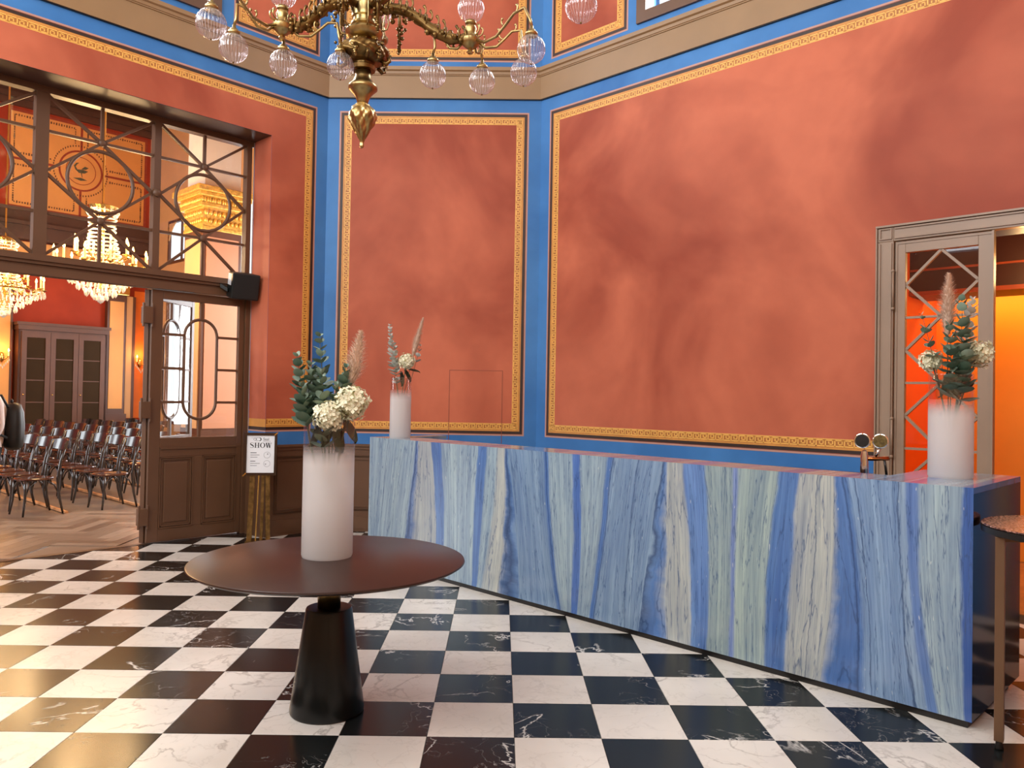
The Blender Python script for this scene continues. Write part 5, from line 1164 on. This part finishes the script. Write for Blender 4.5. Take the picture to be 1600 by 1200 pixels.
# crystal chandeliers
FLAME = emit('candle_flame', (255, 190, 96), 30); CANDLE = emit('lit_candle_sleeve', (255, 196, 110), 1.6); m, nt, b = new_mat('cut_crystal'); b.inputs['Base Color'].default_value = (0.95, 0.88, 0.76, 1); b.inputs['Roughness'].default_value = 0.08; b.inputs['Metallic'].default_value = 0.0; b.inputs['Transmission Weight'].default_value = 0.35; b.inputs['Specular IOR Level'].default_value = 1.0; b.inputs['Emission Color'].default_value = (1, 0.80, 0.5, 1); b.inputs['Emission Strength'].default_value = 0.0; CRYS = m
def drop(mb, p, r, l):
    p = Vector(p); mb.lathe([(0.0, -l), (r*0.75, -l*0.78), (r, -l*0.58), (r*0.5, -l*0.2), (0.0, 0)], 6, p)
def crystal_chandelier(c, lab, ztip):
    o = thing('crystal_chandelier', lab, 'chandelier', (c.x, c.y, HT), 0, 'crystal chandeliers of the hall'); C3 = Vector((c.x, c.y, ztip))
    R_ = 0.56
    obj('chain', MB().tube([C3+Vector((0, 0, 1.30)), Vector((c.x, c.y, HT))], 0.014, 6), GOLD, o)
    obj('gilt_frame', MB().tube([C3+Vector((0, 0, 0.20)), C3+Vector((0, 0, 1.32))], 0.03, 8).tube([C3+Vector((0.26*cos(a), 0.26*sin(a), 0.55)) for a in [2*pi*i/24 for i in range(24)]], 0.016, 6, closed=True).tube([C3+Vector((R_*cos(a), R_*sin(a), 0.46)) for a in [2*pi*i/32 for i in range(32)]], 0.014, 6, closed=True).lathe([(0.02, 1.22), (0.17, 1.26), (0.19, 1.30), (0.05, 1.34)], 20, C3), GOLD, o)
    for k in range(20):
        outer = k < 12; a = 2*pi*k/12+0.13 if outer else 2*pi*(k-12)/8; rr = R_ if outer else 0.33; zb = 0.50 if outer else 0.66
        e = Vector((cos(a), sin(a), 0)); p = C3+e*rr+Vector((0, 0, zb))
        obj('candle_arm', MB().tube([C3+e*0.2+Vector((0, 0, zb-0.02)), C3+e*rr*0.7+Vector((0, 0, zb-0.08)), p-Vector((0, 0, 0.01))], 0.010, 6).lathe([(0.012, -0.02), (0.052, 0.0), (0.05, 0.006), (0.012, 0.006)], 12, p), GOLD, o)
        cn = obj('candle', MB().tube([p+Vector((0, 0, 0.006)), p+Vector((0, 0, 0.155))], 0.0135, 8), CANDLE, o)
        obj('flame', MB().lathe([(0.006, 0.155), (0.017, 0.175), (0.013, 0.20), (0.0, 0.235)], 8, p), FLAME, cn, smooth=True)
    mb = MB()
    for rr, z, n, r, l in ((R_+0.02, 0.46, 34, 0.020, 0.11), (0.48, 0.42, 28, 0.020, 0.10), (0.38, 0.36, 24, 0.022, 0.11), (0.28, 0.28, 18, 0.022, 0.11), (0.18, 0.20, 12, 0.024, 0.11), (0.08, 0.14, 6, 0.024, 0.10), (0.27, 0.58, 20, 0.016, 0.10), (0.19, 1.28, 14, 0.016, 0.09)):
        for i in range(n): a = 2*pi*i/n+rr*9; drop(mb, C3+Vector((rr*cos(a), rr*sin(a), z)), r, l)
    drop(mb, C3+Vector((0, 0, 0.12)), 0.055, 0.12)
    for i in range(52):                # strings of beads from crown to ring
        a = 2*pi*i/52
        for j in range(13):
            f = j/12; rr = 0.18+(0.25-0.18)*f-0.05*sin(pi*f); mb.ball(C3+Vector((rr*cos(a), rr*sin(a), 1.24-0.64*f)), 0.0125, 5, 4)
    for i in range(36):                # basket strings
        a = 2*pi*i/36
        for j in range(6):
            f = j/5; rr = R_*(1-f)**0.7+0.05*f; mb.ball(C3+Vector((rr*cos(a), rr*sin(a), 0.45-0.30*f)), 0.011, 5, 4)
    q = obj('crystal_drops', mb, CRYS, o); q['kind'] = 'stuff'
    [point_light('chandelier_glow', C3+Vector((0.44*cos(a), 0.44*sin(a), 0.86)), 75, (1.0, 0.66, 0.32), 0.12) for a in (0.4, 2.5, 4.6)]; point_light('chandelier_glow', C3+Vector((0, 0, 0.36)), 45, (1.0, 0.62, 0.28), 0.25)
crystal_chandelier(Vector((-5.463, 6.865)), 'lit crystal chandelier behind the transom window, nearer of the two', 2.70)
crystal_chandelier(Vector((-8.272, 9.261)), 'lit crystal chandelier at the left edge of the picture', 2.70)
# sconces
def sconce(p, out_, lab):
    p = Vector(p); o = thing('wall_sconce', lab, 'wall lamp', p, 0, 'wall sconces of the hall'); out_ = Vector(out_).normalized(); sd_ = out_.cross(Vector((0, 0, 1)))
    obj('backplate', MB().ball(p+out_*0.01, 0.05, 10, 8, sc=(1, 1, 2.2)), GOLD, o, smooth=True)
    for s_ in (-1, 1):
        q = p+out_*0.12+sd_*s_*0.10+Vector((0, 0, 0.02)); ar = obj('arm', MB().tube([p, p+out_*0.08+sd_*s_*0.04-Vector((0, 0, 0.05)), q], 0.008, 6).lathe([(0.01, -0.01), (0.035, 0.0), (0.01, 0.006)], 10, q), GOLD, o)
        cn = obj('candle', MB().tube([q, q+Vector((0, 0, 0.10))], 0.011, 8), CANDLE, o); obj('flame', MB().lathe([(0.006, 0.10), (0.018, 0.12), (0.0, 0.17)], 8, q), FLAME, cn, smooth=True)
    mb = MB()
    for i in range(9): drop(mb, p+out_*0.10+sd_*(0.03*(i-4))+Vector((0, 0, -0.02-0.04*(4-abs(i-4)))), 0.012, 0.07)
    q = obj('crystal_drops', mb, CRYS, o); q['kind'] = 'stuff'; point_light('sconce_glow', p+out_*0.22+Vector((0, 0, 0.2)), 8, (1.0, 0.55, 0.2), 0.06)
pp = FL(0.42, D-0.19, 2.20); sconce(pp, (-nL.x, -nL.y, 0), 'lit double wall sconce left of the cabinet'); pp = FL(-2.44, D-0.04, 2.20); sconce(pp, (-nL.x, -nL.y, 0), 'lit double wall sconce beside the glazed door')
struct('wall_hall_orange', MB().fbox(FL, 0.66, 2.4, D-0.02, D, 1.0, 4.2), simple('hall_orange_panel_paint', (232, 128, 52), 0.55, var=0.05), 'orange painted panel on the hall back wall')

# chairs in rows
WOOD = simple('black_bentwood', (26, 19, 16), 0.26, var=0.3, scale=6, coat=0.6, spec=0.7); SEATW = simple('dark_brown_seat_wood', (70, 34, 22), 0.2, var=0.25, scale=5, coat=0.4)
def make_chair():
    o = thing('bentwood_chair', 'x', 'chair')
    def sup(n=20):                     # rounded seat outline, front at +x
        pts = []
        for i in range(n):
            a = 2*pi*i/n; cx = cos(a); sy = sin(a); x = 0.205*abs(cx)**0.75*(1 if cx > 0 else -1); y = (0.195+0.025*cx)*abs(sy)**0.7*(1 if sy > 0 else -1); pts.append((x+0.215, y))
        return pts
    s_ = sup(); n = len(s_); mb = MB(); c = (0.215, 0)
    def lay(k, z): return [(c[0]+(x-c[0])*k, c[1]+(y-c[1])*k, z) for x, y in s_]
    mb.v = [Vector(v) for v in lay(0.96, 0.428)+lay(1.0, 0.436)+lay(1.0, 0.448)+lay(0.95, 0.456)+lay(0.8, 0.452)]
    for l in range(4):
        for i in range(n): mb.f.append([l*n+i, l*n+(i+1) % n, (l+1)*n+(i+1) % n, (l+1)*n+i])
    mb.f += [list(range(n))[::-1], [4*n+i for i in range(n)]]; mb.m = [0]*len(mb.f)
    obj('seat', mb, SEATW, o, local=True, auto=0.7)
    for s in (-1, 1):
        obj('leg', MB().tube([(0.375, s*0.155, 0.43), (0.378, s*0.158, 0.32), (0.385, s*0.165, 0.18), (0.41, s*0.185, 0.0)], [0.021, 0.019, 0.016, 0.012], 8), WOOD, o, local=True, smooth=True)
        obj('back_post', MB().tube([(-0.055, s*0.175, 0.0), (-0.010, s*0.170, 0.20), (0.015, s*0.168, 0.44), (-0.015, s*0.175, 0.66), (-0.085, s*0.185, 0.90)], [0.013, 0.017, 0.019, 0.016, 0.013], 8), WOOD, o, local=True, smooth=True)
        obj('brace', MB().tube([(0.37, s*0.150, 0.25), (0.33, s*0.145, 0.36), (0.25, s*0.15, 0.42)], 0.009, 6), WOOD, o, local=True, smooth=True); obj('brace', MB().tube([(0.0, s*0.165, 0.25), (0.05, s*0.16, 0.36), (0.13, s*0.155, 0.42)], 0.009, 6), WOOD, o, local=True, smooth=True)
    obj('front_brace', MB().tube([(0.38, y, z) for y, z in ((-0.155, 0.25), (-0.12, 0.36), (-0.05, 0.42), (0.05, 0.42), (0.12, 0.36), (0.155, 0.25))], 0.009, 6), WOOD, o, local=True, smooth=True)
    mb = MB(); nn = 10
    for i in range(nn+1):
        y = -0.20+0.40*i/nn; x = -0.055-0.055*(1-(y/0.2)**2); e = 0.012*(y/0.2)**2
        for (dx, z) in ((0.011, 0.79+e), (0.009, 0.925-e*1.6), (-0.009, 0.928-e*1.6), (-0.011, 0.79+e)): mb.v.append(Vector((x+dx-(z-0.79)*0.25, y, z)))
    for i in range(nn):
        for j in range(4): mb.f.append([i*4+j, i*4+(j+1) % 4, (i+1)*4+(j+1) % 4, (i+1)*4+j])
    mb.f += [[3, 2, 1, 0], [nn*4+j for j in range(4)]]; mb.m = [0]*len(mb.f)
    obj('crest_rail', mb, WOOD, o, local=True, auto=0.7)
    obj('back_rail', MB().tube([(0.0-0.03*(1-(y/0.17)**2), y, 0.60) for y in (-0.172, -0.09, 0, 0.09, 0.172)], 0.012, 6), WOOD, o, local=True, smooth=True)
    return o
proto = make_chair(); first = True; BAT = simple('pale_batten_wood', (196, 140, 92), 0.5, var=0.15, scale=8)
ORD = ['first', 'second', 'third', 'fourth', 'fifth', 'sixth', 'seventh', 'eighth', 'ninth', 'tenth', 'eleventh', 'twelfth', 'thirteenth', 'fourteenth']
ROWN = ['front row by the left edge', 'second row', 'third row', 'fourth row', 'fifth row']
fdir = atan2(dL.y, dL.x)
for k in range(5):
    js = []
    for j in range(13):
        t = 1.77-0.9*k; off = 3.29+0.6*j
        if k == 3 and off < 4.6: continue
        px_, py_, _z = to_px(FL(t+0.2, off, 0.9))
        if not (-45 < px_ < 238) or off > D-0.75: continue
        if first: c = proto; first = False
        else: c = copy_tree(proto)
        c.location = FL(t, off+random.uniform(-0.015, 0.015), 0.0); c.rotation_euler = (0, 0, fdir+radians(10)+random.uniform(-0.05, 0.05)); c['group'] = 'bentwood chairs in rows'
        js.append(j); c['label'] = 'dark bentwood chair, %s from the aisle in the %s' % (ORD[j], ROWN[k])
    if js:
        o0 = 3.06+0.6*(min(js) if k == 3 else 0); o1 = min(D-0.5, 3.6+0.6*max(js)); t = 1.735-0.9*k
        ob = obj('row_batten', MB().fbox(FL, t-0.085, t-0.045, o0, o1, 0.001, 0.028), BAT)
        tag(ob, 'pale wooden batten on the floor along the %s of chairs' % ROWN[k].replace(' by the left edge', ' at the left edge'), 'batten', 'floor battens joining the chair rows')

# ------------------------------------------------------------------ person at the left edge
PP = FL(2.63, 2.50, 0); pr = thing('person', 'person in white shirt and dark trousers, half cut by the left edge', 'person', PP)
fw = dL*1.0; fw = Vector((fw.x, fw.y, 0)); rt = Vector((fw.y, -fw.x, 0))        # facing along the rows, back to the right of the picture
def W(f, s, z): return PP+fw*f+rt*s+Vector((0, 0, z))
J = {'pelvis': (0, 0, 0.95, .135), 'waist': (0.0, 0, 1.10, .13), 'chest': (-0.02, 0, 1.30, .15), 'neck0': (0.03, 0, 1.43, .085), 'neck': (0.08, 0, 1.50, .055), 'head0': (0.12, 0, 1.57, .075), 'head': (0.15, 0, 1.65, .095), 'crown': (0.15, 0, 1.72, .07),
     'sl': (-0.01, -0.17, 1.41, .062), 'el': (-0.03, -0.24, 1.13, .045), 'wl': (0.08, -0.22, 0.90, .030), 'sr': (-0.01, 0.17, 1.41, .062), 'er': (-0.03, 0.24, 1.13, .045), 'wr': (0.08, 0.22, 0.90, .030),
     'hl': (0, -0.09, 0.88, .10), 'kl': (0.04, -0.10, 0.50, .062), 'al': (-0.02, -0.10, 0.09, .042), 'tl': (0.14, -0.11, 0.045, .040), 'hr': (0, 0.09, 0.88, .10), 'kr': (0.02, 0.10, 0.50, .062), 'ar': (-0.10, 0.10, 0.09, .042), 'tr': (0.06, 0.11, 0.045, .040)}
names = list(J); ed = [('pelvis', 'waist'), ('waist', 'chest'), ('chest', 'neck0'), ('neck0', 'neck'), ('neck', 'head0'), ('head0', 'head'), ('head', 'crown'), ('neck0', 'sl'), ('sl', 'el'), ('el', 'wl'), ('neck0', 'sr'), ('sr', 'er'), ('er', 'wr'), ('pelvis', 'hl'), ('hl', 'kl'), ('kl', 'al'), ('al', 'tl'), ('pelvis', 'hr'), ('hr', 'kr'), ('kr', 'ar'), ('ar', 'tr')]
def finger_chain(side):
    s_ = -1 if side == 'l' else 1; wn_ = 'w'+side; f0, s0, z0 = J[wn_][:3]; J['p'+side] = (f0+0.02, s0, z0-0.06, .030); names.append('p'+side); ed.append((wn_, 'p'+side))
    for i, ln in enumerate((0.065, 0.075, 0.07, 0.055)):
        a, b_, c = 'f%s%da' % (side, i), 'f%s%db' % (side, i), 'f%s%dc' % (side, i); y = (i-1.5)*0.019
        J[a] = (f0+0.03+y, s0, z0-0.098, .0095); J[b_] = (f0+0.045+y, s0-s_*0.006, z0-0.098-ln*0.55, .0088); J[c] = (f0+0.04+y, s0-s_*0.022, z0-0.098-ln, .0078); names.extend((a, b_, c)); ed.extend((('p'+side, a), (a, b_), (b_, c)))
    a, b_ = 'th'+side, 'ti'+side; J[a] = (f0+0.055, s0-s_*0.008, z0-0.07, .011); J[b_] = (f0+0.075, s0-s_*0.012, z0-0.105, .009); names.extend((a, b_)); ed.extend((('p'+side, a), (a, b_)))
finger_chain('l'); finger_chain('r')
me = bpy.data.meshes.new('body'); me.from_pydata([tuple(W(*J[n][:3])-PP) for n in names], [(names.index(a), names.index(b_)) for a, b_ in ed], [])
SHIRT = simple('white_shirt_cloth', (222, 210, 206), 0.8, var=0.06, scale=12, bump=0.3); TROU = simple('dark_trouser_cloth', (26, 28, 32), 0.8, var=0.1); SKIN = simple('skin', (206, 158, 132), 0.55, var=0.05); HAIR = simple('brown_hair', (60, 42, 30), 0.7, var=0.2, scale=60); SHOE = simple('dark_shoe_leather', (30, 24, 22), 0.4, var=0.1)
bo = bpy.data.objects.new('body', me); COL.objects.link(bo); bo.parent = pr
sk = bo.modifiers.new('skin', 'SKIN'); sk.use_smooth_shade = True
for i, n in enumerate(names):
    sv = me.skin_vertices[0].data[i] if me.skin_vertices else None
    if sv: sv.radius = (J[n][3], J[n][3]); sv.use_root = (n == 'pelvis')
sb = bo.modifiers.new('subd', 'SUBSURF'); sb.levels = 2; sb.render_levels = 2
dg = bpy.context.evaluated_depsgraph_get(); bme = bpy.data.meshes.new_from_object(bo.evaluated_get(dg)); bo.modifiers.clear(); bo.data = bme
bme.materials.clear()
for m_ in (SHIRT, TROU, SKIN, SHOE): bme.materials.append(m_)
for p_ in bme.polygons:
    z = p_.center.z; lat = abs(p_.center.dot(rt)); p_.use_smooth = True
    p_.material_index = 3 if z < 0.085 else (2 if (z > 1.49 or (lat > 0.16 and z < 0.93)) else (0 if z > 0.92 or lat > 0.19 else 1))
obj('hair', MB().ball(W(0.135, 0, 1.675), 0.108, 16, 12, sc=(1, 1, 1.05)), HAIR, pr, smooth=True)
for s_ in (-1, 1): obj('ear', MB().ball(W(0.15, s_*0.098, 1.62), 0.022, 8, 6), SKIN, pr, smooth=True)
obj('face', MB().ball(W(0.175, 0, 1.625), 0.088, 16, 12, sc=(1, 1, 1.2)).ball(W(0.268, 0, 1.615), 0.016, 8, 6), SKIN, pr, smooth=True)
for s_ in (-1, 1): obj('eye', MB().ball(W(0.248, s_*0.034, 1.645), 0.012, 8, 6), INK, pr, smooth=True)
obj('mouth', MB().bar(W(0.252, -0.022, 1.572), W(0.252, 0.022, 1.572), 0.008, 0.012, fw), simple('lip', (160, 92, 80), 0.5), pr)
mb = MB(); n = 16
for i, (z, k) in enumerate(((0.86, 0.55), (0.90, 0.9), (1.00, 1.0), (1.15, 1.0), (1.28, 0.9), (1.37, 0.62), (1.39, 0.3))):
    for j in range(n): a = 2*pi*j/n; mb.v.append(W(-0.20-0.015+0.105*k*cos(a), 0.155*k*sin(a), z))
for i in range(6):
    for j in range(n): mb.f.append([i*n+j, i*n+(j+1) % n, (i+1)*n+(j+1) % n, (i+1)*n+j])
mb.f += [list(range(n))[::-1], [6*n+j for j in range(n)]]; mb.m = [0]*len(mb.f)
bk = thing('backpack', 'black backpack on the back of the person at the left edge', 'backpack', W(-0.2, 0, 0.86)); obj('pack_body', mb, BLKPL, bk, smooth=True)
obj('carry_loop', MB().tube([W(-0.19+0.0*a, 0.03*cos(a), 1.39+0.035*sin(a)) for a in [pi*i/8 for i in range(9)]], 0.008, 6), BLKPL, bk, smooth=True)
for s_ in (-1, 1): obj('shoulder_strap', MB().tube([W(-0.13, s_*0.10, 1.34), W(-0.06, s_*0.11, 1.475), W(0.06, s_*0.11, 1.47), W(0.13, s_*0.12, 1.33), W(0.10, s_*0.16, 1.12), W(-0.12, s_*0.14, 1.0)], 0.014, 6), BLKPL, bk, smooth=True)
obj('badge_patch', MB().ball(W(-0.318, 0.03, 1.12), 0.013, 8, 6), PAPER, bk)
